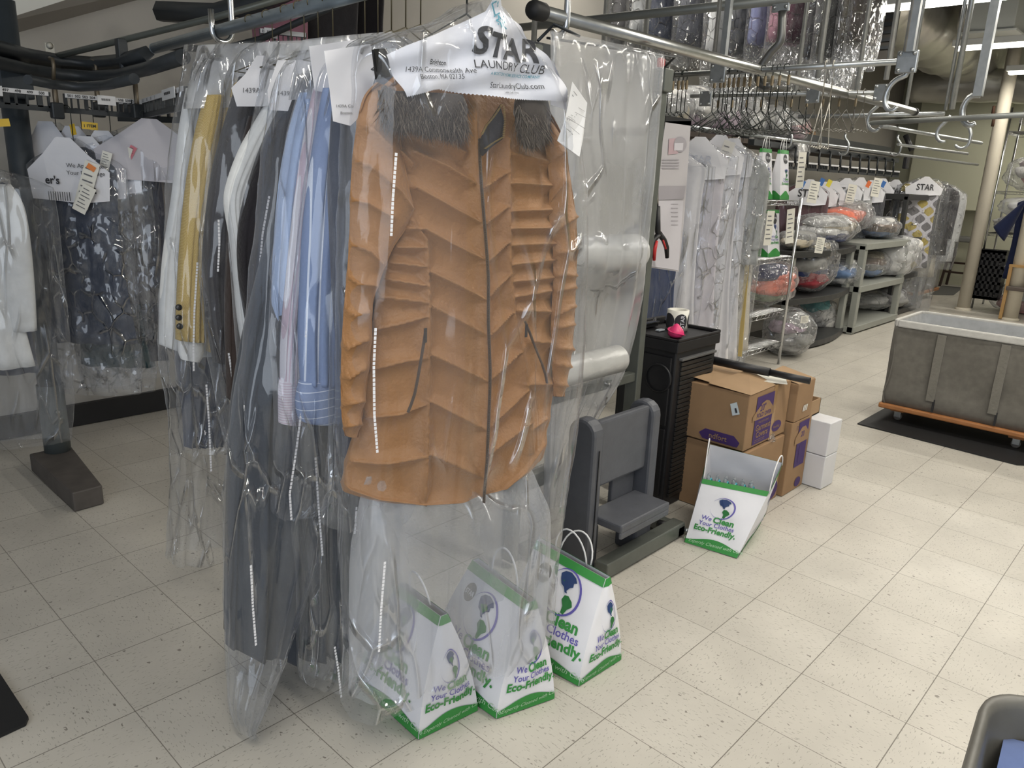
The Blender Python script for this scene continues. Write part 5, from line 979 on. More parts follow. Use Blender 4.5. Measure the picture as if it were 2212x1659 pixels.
t = slip('yellow 1 ITEM tag clipped on a white hanger hook of the left conveyor', px(194, 272, 1, 2.70), -.5, .062, .030, YEL, -.05, False, 'item_tag', 'tag')
c0 = px(194, 272, 1, 2.70); part(MB().text('1 ITEM', lambda x, y: c0+udir(-.5)*x+nrm(-.5)*.003+np.array([0, 0, y-.006]), .017, .02, 0, 0, 'CENTER'), 'tag_print', INK, t)
slip('yellow tag seen edge on above the Inc. cover', px(158, 280, 1, 2.72), -1.2, .03, .045, YEL, .2, False, 'item_tag', 'tag')
slip('yellow tag at the left edge of the picture beside the post', px(6, 265, 1, 2.75), -.5, .05, .03, YEL, .1, False, 'item_tag', 'tag')
slip('long cream ticket with an orange corner on the Inc. cover', px(187, 400, 1, 2.60), -.7, .06, .20, None, -.35)
slip('cream ticket tucked behind the long orange cornered ticket', px(182, 430, 1, 2.59), -.7, .055, .12, None, -.5)
slip('small cream ticket on the cover of the green dress', px(228, 348, 1, 2.60), -.7, .04, .08, None, -.3)
slip('cream ticket on the cover of the blue black jacket', px(265, 345, 1, 2.60), -.7, .05, .12, None, -.4)
slip('red and white ticket sticking out beside the blue black jacket', px(282, 332, 1, 2.58), -.7, .028, .07, mat('pink_red_card', (.65, .20, .24), .6), -.5)
slip('orange ticket corner on the Inc. cover', px(197, 362, 1, 2.58), -.7, .035, .022, mat('orange_card', (.80, .25, .06), .6), -.6, False, 'item_tag', 'tag')
p = px(-150, 352, 1, 2.62); garm('shirt', 'white shirt in plastic at the left edge of the picture', 'shirt', p, math.radians(-25), .46, .80, IVORY, True, 1.1); garm('trousers', 'dark trousers hanging behind the white shirt at the left edge', 'trousers', px(-110, 360, 1, 2.8), math.radians(-25), .44, .86, NAVY, False)
bagm('clear plastic bag over the white shirt at the left edge', px(-120, 350, 1, 2.60), math.radians(-25), .62, 1.14, None, FILM)
for i, (x, yy, w, cm, lb) in enumerate(((600, 2.9, .30, cloth('rose_cloth', (.42, .20, .26)), 'dusty pink blouse glimpsed behind the thick grey rail'), (655, 3.0, .34, BLK, 'black jacket glimpsed behind the thick grey rail, right of the pink blouse'), (705, 2.9, .34, CHAR, 'charcoal coat glimpsed behind the thick grey rail'), (765, 3.0, .34, BLK, 'black coat at the right of the clothes glimpsed behind the thick grey rail'))):
    p = px(x, -60, 1, yy); garm('blouse' if i == 0 else 'coat', lb, 'blouse' if i == 0 else 'coat', p, math.radians(-40), w, .95, cm, False, 1.1, 'clothes glimpsed behind the thick grey rail', True)
# ================================================================== OVERHEAD RODS, HOOKS AND POSTS
ca, ce = px(1152, 21, 2, 2.0), px(1992, 241, 2, 2.0); ce = np.array([ce[0], ca[1]*.5+ce[1]*.5, 2.0]); ca = np.array([ca[0], ca[1], 2.0])
t = thing('hanging_rod', 'long steel rod with a black rubber cap crossing the upper right of the picture', 'rod', ca)
part(MB().tube([ca, ce], .0235, 20), 'rod_tube', mat('brushed_rod_steel', (.50, .51, .50), .28, .95, .08, 30), t)
part(MB().lathe([(0, -.016), (.026, -.013), (.032, 0), (.031, .05), (.028, .056), (.0235, .056)], ca, 22, 0, 'x'), 'rubber_cap', RUBBER, t); part(MB().lathe([(0, .014), (.027, .012), (.027, -.02), (.0235, -.02)], ce, 18, 0, 'x'), 'rubber_cap', RUBBER, t)
def Yhook(label, px_, z, h, tube=.012, r=.042, m_=None, sgn=1): return c_hook(label, np.array(px(*px_, 2, z))+(0, 0, -.02), None, h, r, tube, m_ or GALV, (0, 1, 0), sgn=sgn)
Yhook('bright steel hook holding the capped end of the long overhead rod', (1208, 40), 2.0, .62, .012, .036, CHROME)
def pxhook(label, pts, c, r, m_=GALV):
    Q = [px(x, y, 0, c) for x, y in pts]; P = []
    for a, b in zip(Q[:-1], Q[1:]): P += [a, a*.5+b*.5]
    P = P + [Q[-1]]; P = [P[0]] + [(P[i-1]+2*P[i]+P[i+1])/4 for i in range(1, len(P)-1)] + [P[-1]]
    return solo(MB().tube(P, [r]*(len(P)-2)+[r*.9, r*.7], 10), 'rail_hook', m_, label, 'hook', 'cast hooks carrying the rails')
pxhook('large dark cast hook holding the long overhead rod near its middle', [(1690,24),(1689,60),(1687,92),(1672,104),(1656,124),(1642,146),(1636,166),(1641,182),(1655,189),(1669,183)], 2.33, .020, mat('dark_cast_steel', (.16, .16, .155), .4, .7))
def rod(label, p0, p1, z0, z1=None, r=.0135, m_=GALV, ax=2, name='hanging_rod'):
    a = px(*p0, ax, z0); b = px(*p1, ax, z1 if z1 is not None else z0); return solo(MB().tube([a, b], r, 12), name, m_, label, 'rod')
rod('dark cross pipe under the ceiling carrying the large cast hook', (1060, 66), (1760, -8), 2.35, None, .024, mat('dull_grey_pipe', (.20, .21, .20), .45, .4), 0)
q = px(1688, 16, 0, 2.35); t = thing('pipe_clamp', 'two bolt clamp plate on the dark cross pipe above the cast hook', 'clamp', q)
part(MB().box(q-(.014, .045, .022), q+(.004, .045, .022)), 'plate', GALV, t, .004)
for dy in (-.03, .03): part(MB().lathe([(0, -.008), (.009, -.006), (.010, 0)], q+(-.014, dy, 0), 12, 0, 'x'), 'bolt', GALV, t)
R1a, R1b = px(1440, 163, 2, 2.0), px(1982, 131, 2, 2.0); R2a, R2b = px(1492, 207, 2, 2.0), px(1905, 200, 2, 2.0)
rod('galvanised rod carrying the front row of empty black hangers', (1440, 163), (1982, 131), 2.0)
rod('galvanised rod carrying the back row of empty hangers', (1492, 207), (1905, 200), 2.0)
rod('thin rod over the hanging white gowns running to the small hooks', (1440, 268), (2112, 356), 1.84, 1.80, .014)
rod('dark rod crossing in front of the thicker white pillar', (1882, 266), (2230, 247), 1.90, None, .016, mat('dull_grey_pipe', (.20, .21, .20), .45, .4))
rod('steel rod sloping from the crossing rods to the white pillar', (1903, 272), (2120, 309), 1.90, None, .014)
rod('pale cross pipe behind the hangers at the height of the rod tip', (1725, 252), (2040, 246), 2.0, None, .016)
rod('thin far rod ending behind the black clamp', (1940, 312), (2090, 332), 1.86, None, .013)
for lb, pts, cx, r in (('pale curved hook under the end plate of the front hanger rod', [(1962,150),(1958,164),(1942,168),(1926,180),(1914,200),(1910,222),(1917,238),(1930,240),(1938,230)], 2.1, .011), ('grey hook at the joint of the two crossing rods', [(1905,218),(1896,230),(1880,242),(1872,262),(1878,280),(1892,284),(1900,276)], px(1886, 266, 2, 1.9)[0], .013), ('large grey hook left of the white pillar', [(2118,206),(2100,205),(2086,218),(2077,240),(2080,262),(2093,273),(2107,266)], px(2084, 256, 2, 1.9)[0], .017), ('small hook below the pale cross pipe', [(2054,250),(2040,266),(2028,276),(2022,292),(2028,306),(2042,306)], px(2032, 296, 2, 1.88)[0], .014)):
    pxhook(lb, pts, cx, r)
for lb, pp, z, h, tb, r in (('small far hook left of the white pillar', (2080, 300), 1.86, .18, .012, .05), ('thin hook on the gown rod near the far conveyor', (1822, 318), 1.82, .14, .010, .045), ('thin hook on the gown rod above the patterned garment', (1935, 320), 1.84, .14, .010, .045), ('thin hook on the gown rod behind the front hangers', (1700, 302), 1.83, .14, .010, .04)):
    Yhook(lb, pp, z, h, tb, r)
def post(label, x, y, ax, c, r=.014, sq=False, zt=3.94):
    b = px(x, y, ax, c); m = MB()
    if sq: m.box((b[0]-r, b[1]-r, b[2]), (b[0]+r, b[1]+r, zt))
    else: m.tube([b, (b[0], b[1], zt)], r, 10)
    return solo(m, 'drop_pipe', GALV, label, 'pipe', 'galvanised drop pipes to the ceiling')
r1x = R1a[0]
for lb, x, y, d, r, sq in (('left drop pipe of the pair above the front hanger rod', 1541, 140, 2.05, .011, False), ('right drop pipe of the pair above the front hanger rod', 1561, 140, 2.05, .014, True), ('drop pipe between the cast hook and the black garments', 1719, 196, 3.6, .014, False), ('drop pipe in front of the upper black garments', 1766, 168, 3.0, .016, False), ('drop pipe right of the upper black garments', 1850, 196, 3.6, .014, False),
    ('drop pipe meeting the back hanger rod at its clamp', 1914, 172, 3.2, .015, False), ('left drop pipe of the pair over the end plate of the front hanger rod', 1956, 112, 2.07, .011, False), ('right drop pipe of the pair over the end plate of the front hanger rod', 1966, 112, 2.07, .013, True), ('thin drop pipe before the silver duct', 1958, 228, 4.6, .013, False), ('drop pipe ending at the pale cross pipe', 2056, 236, 4.8, .020, False), ('thin companion pipe ending at the pale cross pipe', 2042, 238, 4.8, .012, False), ('thick square drop pipe just left of the white pillar', 2112, 208, 3.9, .024, True),
    ('short drop pipe behind the hanging film sheet, left', 1153, 92, 1.9, .016, False), ('short drop pipe behind the hanging film sheet, right', 1303, 95, 3.0, .014, False), ('drop pipe over the upper packages behind the rod', 1392, 108, 3.2, .018, False)):
    post(lb, x, y, 0, d, r, sq)
for lb, x, y, c in (('four bolt clamp plate on the front hanger rod, left', 1552, 158, 2.06), ('four bolt end plate where the front hanger rod stops', 1960, 134, 2.09), ('clamp plate at the end of the back hanger rod', 1905, 200, 3.2), ('four bolt clamp plate in the middle of the back hanger rod', 1525, 213, 2.98), ('clamp plate low behind the front row of hangers', 1757, 206, 3.2)):
    q = px(x, y, 0, c); t = thing('pipe_clamp', lb, 'clamp', q, 'clamp plates on the overhead rods'); part(MB().box(q-(.012, .042, .045), q+(.006, .042, .045)), 'plate', GALV, t, .005)
    for dy in (-.028, .028):
        for dz in (-.032, .032): part(MB().lathe([(0, -.008), (.008, -.006), (.009, 0)], q+(-.013, dy, dz), 10, 0, 'x'), 'bolt', GALV, t)
# empty hangers
def ehang(label, hp, th, w, neck, drop, grp, m_, clip=True):
    p = hp + (0, 0, -neck); t = thing('clothes_hanger', label, 'hanger', p, grp); u = udir(th); m = MB(); hook(m, p, hp[2], .0027, u, 0, .020)
    a, b = p-u*w/2-np.array([0, 0, drop]), p+u*w/2-np.array([0, 0, drop]); wv = [a+(b-a)*k/10+np.array([0, 0, .004*(-1)**k]) for k in range(11)]; m.tube([p]+wv+[p], .0026, 5)
    part(m, 'hanger_wire', m_, t)
    if clip: part(MB().box(p+(-.008, -.004, neck-.075), p+(.008, .004, neck-.03)), 'brass_clip', GOLD, t)
ORD = ['first', 'second', 'third', 'fourth', 'fifth', 'sixth', 'seventh', 'eighth', 'ninth', 'tenth', 'eleventh', 'twelfth', 'thirteenth', 'fourteenth', 'fifteenth', 'sixteenth', 'seventeenth', 'eighteenth', 'nineteenth', 'twentieth']
for k, x in enumerate((1448, 1459, 1474, 1485, 1495)):
    f_ = (x-1440)/(1982-1440); ehang(f'{ORD[k]} empty black hanger from the left in the small group beside the film sheet', R1a+(R1b-R1a)*f_, random.uniform(-.3, .3), .36, .185, .085, 'empty hangers left of the first clamp plate', WIRE)
for k, x in enumerate((1566, 1581, 1590, 1601, 1612, 1623, 1637, 1650, 1668, 1684, 1700, 1716, 1736)):
    f_ = (x-1440)/(1982-1440); ehang(f'{ORD[k]} empty black hanger from the left in the front row behind the cast hook', R1a+(R1b-R1a)*f_, random.uniform(-.35, .35), .42, .19, .10, 'empty black hangers in the front row', WIRE)
for k, x in enumerate((1812, 1828)):
    f_ = (x-1440)/(1982-1440); ehang(('left' if k == 0 else 'right') + ' bare steel wire hanger near the free end of the front rod', R1a+(R1b-R1a)*f_, .2, .26, .16, .20, 'bare steel hangers near the rod end', mat('bright_hanger_wire', (.45, .43, .38), .35, .8), False)
for k in range(20):
    x = 1560+k*16.5; f_ = (x-1492)/(1905-1492); ehang(f'{ORD[k]} empty hanger from the left in the back row', R2a+(R2b-R2a)*f_, random.uniform(-.4, .4), .32, .09, .12, 'empty hangers in the back row', WIRE if k < 13 else mat('dull_hanger_wire', (.16, .15, .13), .4, .6), k % 2 == 0)
# ================================================================== POSTER, GRABBER
t = thing('plastic_poster_sleeve', 'pale faded poster in a clear sleeve hanging right of the bagging stand', 'poster', px(1460, 262, 1, .98))
pf = lambda x, y, o=0: px(x, y, 1, .98) + np.array([0, -o, 0])
part(MB().poly([pf(1438, 262), pf(1493, 261), pf(1488, 330), pf(1478, 470), pf(1466, 587), pf(1392, 576), pf(1402, 500), (pf(1412, 440))], 0, .002, (0, 1, 0)), 'poster_sheet', mat('pale_poster', (.52, .50, .52), .25), t)
part(MB().box(pf(1437, 264), pf(1494, 260)+(0, .004, .004)), 'top_clip', BLACKP, t); m = MB()
PI_ = mat('faded_pink_print', (.50, .37, .40), .3); GI_ = mat('faded_grey_print', (.38, .36, .39), .3)
m.add([pf(x, y, .003) for x, y in ((1444,300),(1462,298),(1466,315),(1463,332),(1442,334))], [(4,3,2,1,0)], 0)
m.add([pf(1468+14*math.cos(a), 312+17*math.sin(a), .004) for a in np.linspace(0, 6.28, 17)[:-1]], [tuple(range(16))[::-1]], 1); m.add([pf(x, y, .005) for x, y in ((1455,309),(1474,309),(1473,325),(1454,325))], [(3,2,1,0)], 2)
for k in range(4): m.add([pf(x, y, .003) for x, y in ((1430-k*.5,344+k*6),(1466,344+k*6),(1466,346.5+k*6),(1430,346.5+k*6))], [(3,2,1,0)], 1)
m.add([pf(x, y, .003) for x, y in ((1418,402),(1480,402),(1476,430),(1414,432))], [(3,2,1,0)], 1)
m.add([pf(x, y, .003) for x, y in ((1412,434),(1475,434),(1464,584),(1396,574))], [(3,2,1,0)], 2)
for k in range(6): m.add([pf(x, y, .004) for x, y in ((1448,440+k*9),(1463,440+k*9),(1463,442+k*9),(1448,442+k*9))], [(3,2,1,0)], 1)
part(m, 'faded_print', [PI_, GI_, mat('poster_white', (.62, .60, .64), .25)], t)
t = thing('reacher_grabber', 'black reacher grabber with red lined jaws hanging below the poster', 'grabber', px(1420, 450, 1, .90))
gf = lambda x, y, o=0: px(x, y, 1, .90) + np.array([0, -o, 0])
part(MB().tube([gf(1419, 330), gf(1420, 452)], .006, 10), 'aluminium_shaft', CHROME, t); part(MB().tube([gf(1420, 446), gf(1421, 500), gf(1424, 510)], [.013, .013, .015], 10), 'handle_grip', BLACKP, t)
part(MB().tube([gf(1424, 505), gf(1413, 518), gf(1407, 535), gf(1406, 557)], [.014, .012, .011, .009], 10), 'jaw', BLACKP, t); part(MB().tube([gf(1424, 505), gf(1434, 518), gf(1440, 535), gf(1441, 557)], [.014, .013, .012, .009], 10), 'jaw', BLACKP, t)
part(MB().tube([gf(1414, 520, .012), gf(1409, 537, .012), gf(1408, 562, .012)], [.007, .010, .007], 8), 'red_lining', mat('red_rubber', (.55, .03, .03), .5), t); part(MB().tube([gf(1429, 518, .008), gf(1435, 537, .008)], [.004, .005], 8), 'red_lining', mat('red_rubber', (.55, .03, .03), .5), t)
q = px(1436, 141, 1, .77); t = thing('utility_knife', 'red and black handle tool on top of the bagging stand', 'tool', q); part(MB().box(q+(-.03, 0, -.01), q+(.005, .02, .025)), 'red_handle', mat('red_rubber', (.55, .03, .03), .5), t, .006); part(MB().box(q+(.0, 0, -.012), q+(.035, .02, .02)), 'black_handle', BLACKP, t, .006)
# ================================================================== WHITE GOWNS
GW = 'white gowns on the thin rod'
WG = cloth('white_satin', (.74, .72, .73), .3, 14, .05); WG2 = cloth('lilac_white_satin', (.68, .64, .68), .3, 14, .05); WG3 = cloth('silver_beaded_cloth', (.42, .43, .42), .5, 60, .2)
for i, (x, y, yy, w, L, cm, lb) in enumerate(((1462, 330, 1.50, .36, 1.38, WG, 'white gown at the left end of the thin rod, beside the poster'), (1508, 310, 1.50, .38, 1.50, WG2, 'lilac white belted gown, second from the poster'), (1552, 305, 1.55, .34, 1.50, WG, 'plain white gown, third from the poster'), (1580, 312, 1.55, .30, 1.45, WG, 'white gown, fourth from the poster, under a curled receipt'),
     (1602, 330, 1.58, .30, .75, WG3, 'short silver beaded top near the wire shelf'), (1612, 345, 1.60, .26, 1.35, cloth('cream_lace', (.66, .60, .50), .4, 50), 'cream lace gown next to the wire shelf'))):
    p = px(x, y, 1, yy); th = math.radians(-52); garm('gown' if i != 4 else 'top', lb, 'gown' if i != 4 else 'top', p, th, w, L, cm, i in (4,), 1.35, GW)
    bagm('clear plastic bag over the ' + lb.split(',')[0], p, th, w*1.12, min(L+.12, p[2]-.04), 'plastic bags over the white gowns', FILMX if i % 2 else FILM)
    if i in (1, 2, 3): capm('white paper cover over the ' + lb.split(',')[0] + ' ' + ORD[i] + ' along the thin rod', p, th, w*.95, .20, (('STAR', 0, -.12, .07, .01),), 'paper covers over the white gowns', tm=mat('pale_print', (.5, .52, .6), .6))
    m = MB(); hook(m, p, 1.83, .0022, udir(th)); solo(m, 'wire_hanger', WIRE, 'wire hanger hook of the ' + lb.split(' near')[0].split(' at')[0], 'hanger', 'wire hangers over the white gowns')
solo(MB().bar(px(1622, 470, 1, 1.50), px(1598, 770, 1, 1.42), .03, .004), 'ribbon', mat('yellow_satin', (.62, .47, .18), .6), 'long yellow ribbon edge hanging down beside the white gowns', 'ribbon')
slip('curled receipt over the second white gown, printed in green and black', px(1563, 345, 1, 1.44), -.75, .075, .23, mat('receipt_greyish', (.60, .59, .56), .6), -.25)
p = px(1412, 470, 1, 1.35); garm('dress', 'navy blue satin dress low behind the bagging stand and poster', 'dress', p, math.radians(-30), .34, .78, cloth('navy_satin', (.035, .055, .13), .5, 14), False, 1.2); bagm('clear plastic bag over the navy blue satin dress', p, math.radians(-30), .36, .80, None, FILM)
# ================================================================== WIRE SHELF
def wire_shelf(label, x0, x1, y0, y1, zs, ztop, grp=None, zb=.0, trusses=True):
    t = thing('wire_shelf_unit', label, 'shelf', (x0, y0, zb), grp)
    for x in (x0, x1):
        for y in (y0, y1): part(MB().tube([(x, y, zb+.003), (x, y, ztop)], .0125, 10), 'post', CHROME, t)
    for z in zs:
        m = MB()
        for a, b in (((x0, y0), (x1, y0)), ((x0, y1), (x1, y1)), ((x0, y0), (x0, y1)), ((x1, y0), (x1, y1))):
            a3, b3 = np.array([*a, z]), np.array([*b, z]); m.tube([a3, b3], .0035, 5); m.tube([a3-(0, 0, .032), b3-(0, 0, .032)], .003, 5); n = max(4, int(np.linalg.norm(b3-a3)/.035)); 
            m.tube([a3+(b3-a3)*k/n-np.array([0, 0, .032*(k % 2)]) for k in range(n+1)], .0022, 4)
        n = int((y1-y0)/.03) if y1-y0 < x1-x0 else int((y1-y0)/.03)
        for k in range(1, int((x1-x0)/.028)): x = x0+.028*k; m.tube([(x, y0, z+.002), (x, y1, z+.002)], .0019, 4)
        for k in (1, 2): m.tube([(x0, y0+(y1-y0)*k/3, z-.003), (x1, y0+(y1-y0)*k/3, z-.003)], .003, 4)
        part(m, 'wire_shelf', CHROME, t)
    return t
wire_shelf('chrome wire shelf unit with paper sacks and bundles, behind the white gowns', 3.88, 4.60, 1.60, 2.02, (1.345, .905, .465, .19), 1.37)
def minisack(label, x, y, z, w, h, d, grp, stick=True, hd=True, sd=1):
    B = [(x, y, z), (x+w, y, z), (x+w, y+d, z), (x, y+d, z)]; e = .012
    T = [(x+.01, y+d*.42, z+h), (x+w-.01, y+d*.42, z+h), (x+w-.01, y+d*.58, z+h), (x+.01, y+d*.58, z+h)]
    hs = [arc((x+w*.3, y+d*.45, z+h-.01), (x+w*.7, y+d*.45, z+h-.01), .10), arc((x+w*.3, y+d*.6, z+h-.01), (x+w*.7, y+d*.6, z+h-.01), .09)] if hd else []
    sack(label, B, T, [(0, .5, .38, w*.80)], [(0, .5, .82, w*.22)] if stick else [], hs, sd, .12, False, grp, res=6)
for k, (x, y, w, sd) in enumerate(((3.80, 1.78, .20, 1), (4.08, 1.68, .17, 2), (4.30, 1.64, .16, 3))): minisack(('leftmost', 'middle', 'rightmost')[k] + ' of the three paper sacks on top of the wire shelf', x, y, 1.352, w, .37-.02*(k == 0), .12, 'paper sacks on the wire shelf', sd=sd)
for k, (x, y, w, sd) in enumerate(((3.93, 1.70, .16, 4), (4.22, 1.64, .21, 5))): minisack(('left', 'right')[k] + ' paper sack standing on the second wire shelf', x, y, .912, w, .36, .12, 'paper sacks on the wire shelf', hd=False, sd=sd)
slip('receipt hanging from the rightmost sack on top of the wire shelf', (4.52, 1.60, 1.58), -.2, .10, .27, None, .05); slip('receipt on the left sack of the second wire shelf', (4.13, 1.62, 1.14), -.2, .09, .26, None, .0); slip('receipt on the right sack of the second wire shelf', (4.46, 1.60, 1.15), -.2, .10, .27, None, .12)
# ================================================================== LAUNDRY BUNDLES
def blob(c, r, seed, nz=.06, n=26, k=24, sq=.75, fr=5.):
    u = np.linspace(-1, 1, n)*math.pi/2*.999; v = np.linspace(0, 2*math.pi, k, endpoint=False); sg = lambda q, e: np.sign(q)*np.abs(q)**e
    P = np.array([[sg(np.cos(a), sq)*sg(np.cos(b), sq), sg(np.cos(a), sq)*sg(np.sin(b), sq), sg(np.sin(a), sq)] for a in u for b in v])
    nn = smooth_noise(P, fr, seed) ; P = P*(1+nz*nn)[:, None]*np.array(r) + np.array(c)
    m = MB(); m.add(P, [(i*k+j, i*k+(j+1) % k, (i+1)*k+(j+1) % k, (i+1)*k+j) for i in range(n-1) for j in range(k)], 0, True); return m
PAL = {'navy': (.025, .035, .10), 'white': (.66, .65, .62), 'cream': (.58, .50, .36), 'coral': (.72, .20, .13), 'green': (.25, .32, .20), 'blue': (.14, .22, .38), 'grey': (.24, .24, .23), 'dark': (.04, .045, .05), 'red': (.24, .03, .04), 'pink': (.62, .33, .33), 'brown': (.20, .14, .10), 'lilac': (.48, .36, .44), 'mauve': (.30, .22, .24), 'teal': (.15, .42, .42)}
def bundle(label, c, r, cols, seed, knot=None, grp='laundry bundles in clear plastic', cat='laundry', name='laundry_bundle', film_=None, loose=.0):
    t = thing(name, label, cat, (c[0], c[1], c[2]-r[2]), grp); rr = np.random.default_rng(seed); n = len(cols); c = np.array(c, float); r = np.array(r, float)
    for i, co in enumerate(cols):
        zf = (i+.5)/n*2-1; part(blob(c + (rr.normal()*r[0]*.16, rr.normal()*r[1]*.10-r[1]*.05, zf*r[2]*.66), (r[0]*(.84-.25*abs(zf)), r[1]*(.84-.2*abs(zf)), min(r[2]*.80, r[2]*.97/n*1.75)), seed*7+i, .17, 22, 34, .8, 5.), 'folded_laundry', cloth('laundry_'+co, PAL[co], .5, 16, .15), t)
    part(blob(c, r*1.05, seed, .10, 44, 56, .85, 8.), 'plastic_wrap', film_ or FILMB, t)
    if knot is not None:
        k = np.array(knot, float); part(loft([(*(c+(k-c)*.45-(.06, 0, 0)), *(c+(k-c)*.45+(.06, 0, 0)), .05, 0), (*(k-(.02, 0, 0)), *(k+(.02, 0, 0)), .02, 0), (*(k+(k-c)*.25-(.06, 0, 0)), *(k+(k-c)*.25+(.06, 0, 0)), .05, 0)], (0, -1, 0), 12, 16, .9, crumple=.02, cf=22, seed=seed), 'tied_neck', film_ or FILMB, t)
    return t
def bpx(x, y, yy): return px(x, y, 1, yy)
def bset(label, bx, yy, cols, seed, dy=.2, zfloor=None, **kw):
    x0, y0, x1, y1 = bx; a, b = px(x0, y1, 1, yy), px(x1, y0, 1, yy); c = (a+b)/2; rz = abs(b[2]-a[2])/2; rx = abs(b[0]-a[0])/2*.92
    if zfloor is not None: c[2] = zfloor+rz*1.07
    return bundle(label, (c[0], yy+dy*.5, c[2]), (rx*.9, dy, rz), cols, seed, **kw)
bset('bundle with coral and green towels and a navy blanket on the third wire shelf', (1632, 552, 1735, 655), 1.72, ['green', 'coral', 'coral', 'navy'], 1, .18, .475)
bset('bundle of black, white and lilac clothes on the floor below the wire shelf, with ticket', (1690, 672, 1762, 782), 1.62, ['white', 'grey', 'dark', 'lilac', 'grey'], 2, .2, .005)
bset('round white bundle on the floor behind the black and white one', (1742, 690, 1796, 776), 1.95, ['white', 'white', 'teal'], 3, .2, .005)
# moulded plastic shelf units
GSH = mat('grey_resin_shelf', (.30, .31, .28), .55, 0, .06, 9); DSH = mat('black_resin_shelf', (.035, .036, .036), .45, 0, .1, 9)
def resin(label, x0, x1, y0, y1, zs, pm, sm, pr=.035, curve=False):
    t = thing('plastic_shelf_unit', label, 'shelf', (x0, y0, 0))
    for x in (x0+pr, x1-pr):
        for y in (y0+pr, y1-pr): part(MB().box((x-pr, y-pr*.8, .003), (x+pr, y+pr*.8, zs[-1]-.02)), 'post', pm, t, .006)
    for z in zs:
        if curve:
            P = [(x0, y1), (x0, y0)] + [(x0+(x1-x0)*k/10, y0-.10*math.sin(math.pi*k/10)) for k in range(1, 10)] + [(x1, y0), (x1, y1)]
            part(MB().poly([(x, y, z-.055) for x, y in P], 0, .055, (0, 0, 1)), 'shelf_board', sm, t, .004)
        else: part(MB().box((x0, y0, z-.065), (x1, y1, z)), 'shelf_board', sm, t, .006)
    return t
resin('black shelf unit with bowed fronts and grey posts, right of the wire shelf', 5.00, 6.46, 1.76, 2.25, (.07, .49, .91), GSH, DSH, .035, True)
resin('grey plastic shelf unit with three open shelves full of bundles', 6.52, 7.92, 1.68, 2.25, (.08, .50, .93), GSH, GSH, .04)
resin('tall black shelf unit behind the grey one, its top shelf nearly empty', 7.98, 9.05, 1.80, 2.25, (.07, .50, .92, 1.42), DSH, DSH, .03)
bset('lumpy bundle of white and navy clothes at the left of the top grey shelf', (1752, 468, 1860, 538), 1.80, ['navy', 'white', 'cream', 'white'], 5, .25, .925)
bset('bundle with a coral pink cloth on top, highest of the shelf bundles', (1800, 448, 1896, 520), 1.95, ['dark', 'coral', 'grey'], 6, .2, 1.0)
bset('small bundle of blue and brown clothes at the right of the top grey shelf', (1888, 470, 1946, 517), 1.85, ['blue', 'brown', 'white'], 7, .2, .935)
bset('big bundle with a white ticket, red cloth at its bottom, on the black shelf', (1722, 515, 1818, 648), 1.78, ['red', 'navy', 'grey', 'dark', 'cream'], 8, .22, .495)
bset('long pale bundle leaning over the left end of the black shelf', (1700, 520, 1765, 560), 1.80, ['cream', 'grey'], 18, .15, .925)
bset('bundle of blue and white clothes in the middle of the black shelf', (1808, 572, 1862, 634), 1.80, ['white', 'blue', 'white'], 9, .2, .495)
bset('bundle of beige and grey clothes on the middle grey shelf', (1866, 545, 1924, 608), 1.85, ['blue', 'grey', 'brown', 'cream'], 10, .2, .505)
bset('dark bundle at the back of the middle grey shelf', (1826, 542, 1890, 600), 2.05, ['dark', 'navy', 'grey'], 11, .15, .505)
bset('big white bundle bulging out of the right end of the grey shelves', (1915, 553, 1985, 645), 1.72, ['white', 'white', 'white'], 12, .22, .505, film_=FILMH)
bset('grey white bundle on the bottom grey shelf', (1862, 612, 1965, 676), 1.90, ['grey', 'white', 'grey'], 13, .25, .085, film_=FILMH)
bset('crumpled plastic covered bundle on the middle of the tall black shelf', (1950, 475, 2000, 512), 1.95, ['white', 'dark'], 14, .15, .93)
slip('white ticket on the big bundle with red cloth', px(1771, 530, 1, 1.52), -.3, .10, .13, None, -.1); slip('white ticket on the floor bundle below the wire shelf', px(1738, 690, 1, 1.40), -.3, .09, .06, None, .0)
# high board with soft packages and far conveyor
BY = 2.40
a, b = px(1430, 272, 1, BY), px(1965, 330, 1, BY); solo(MB().box((a[0], BY, a[2]-.05), (9.3, BY+.5, a[2]-.01)), 'shelf_board', mat('dark_brown_board', (.06, .04, .03), .6), 'long dark brown board high behind the hangers, loaded with soft packages', 'shelf'); bz = a[2]-.01
for i, (bx, cols, lb) in enumerate((((1436, 190, 1500, 262), ['cream', 'white'], 'cream and white package on the high board beside the bagging stand'), ((1470, 180, 1560, 262), ['lilac', 'white', 'white'], 'large lilac and white package on the high board, second from the left'), ((1540, 178, 1620, 262), ['lilac', 'white'], 'lilac package on the high board behind the front hangers'), ((1600, 175, 1668, 262), ['white', 'white'], 'white package on the high board behind the cast hook'), ((1695, 225, 1752, 285), ['mauve', 'pink', 'white'], 'mauve and pink package on the high board behind the hanger row end'), ((1660, 190, 1712, 270), ['white'], 'plain white package on the high board right of the cast hook'))):
    bset(lb, bx, BY, cols, 30+i, .2, bz, cat='package', name='soft_package', grp='soft packages on the high board')
a = px(1760, 282, 1, BY); carton('small brown box standing on the high board', a[0]-.12, a[0]+.16, BY+.05, BY+.3, bz, bz+.17, None)
bset('scrunched plastic bag hanging below the high board', (1718, 305, 1752, 345), 2.25, ['white'], 41, .08, None, name='plastic_bag', cat='bag', grp=None)
t = thing('garment_conveyor', 'long dark toothed conveyor at the back with looped links, above the far clothes', 'conveyor', (6.2, 2.3, 1.6))
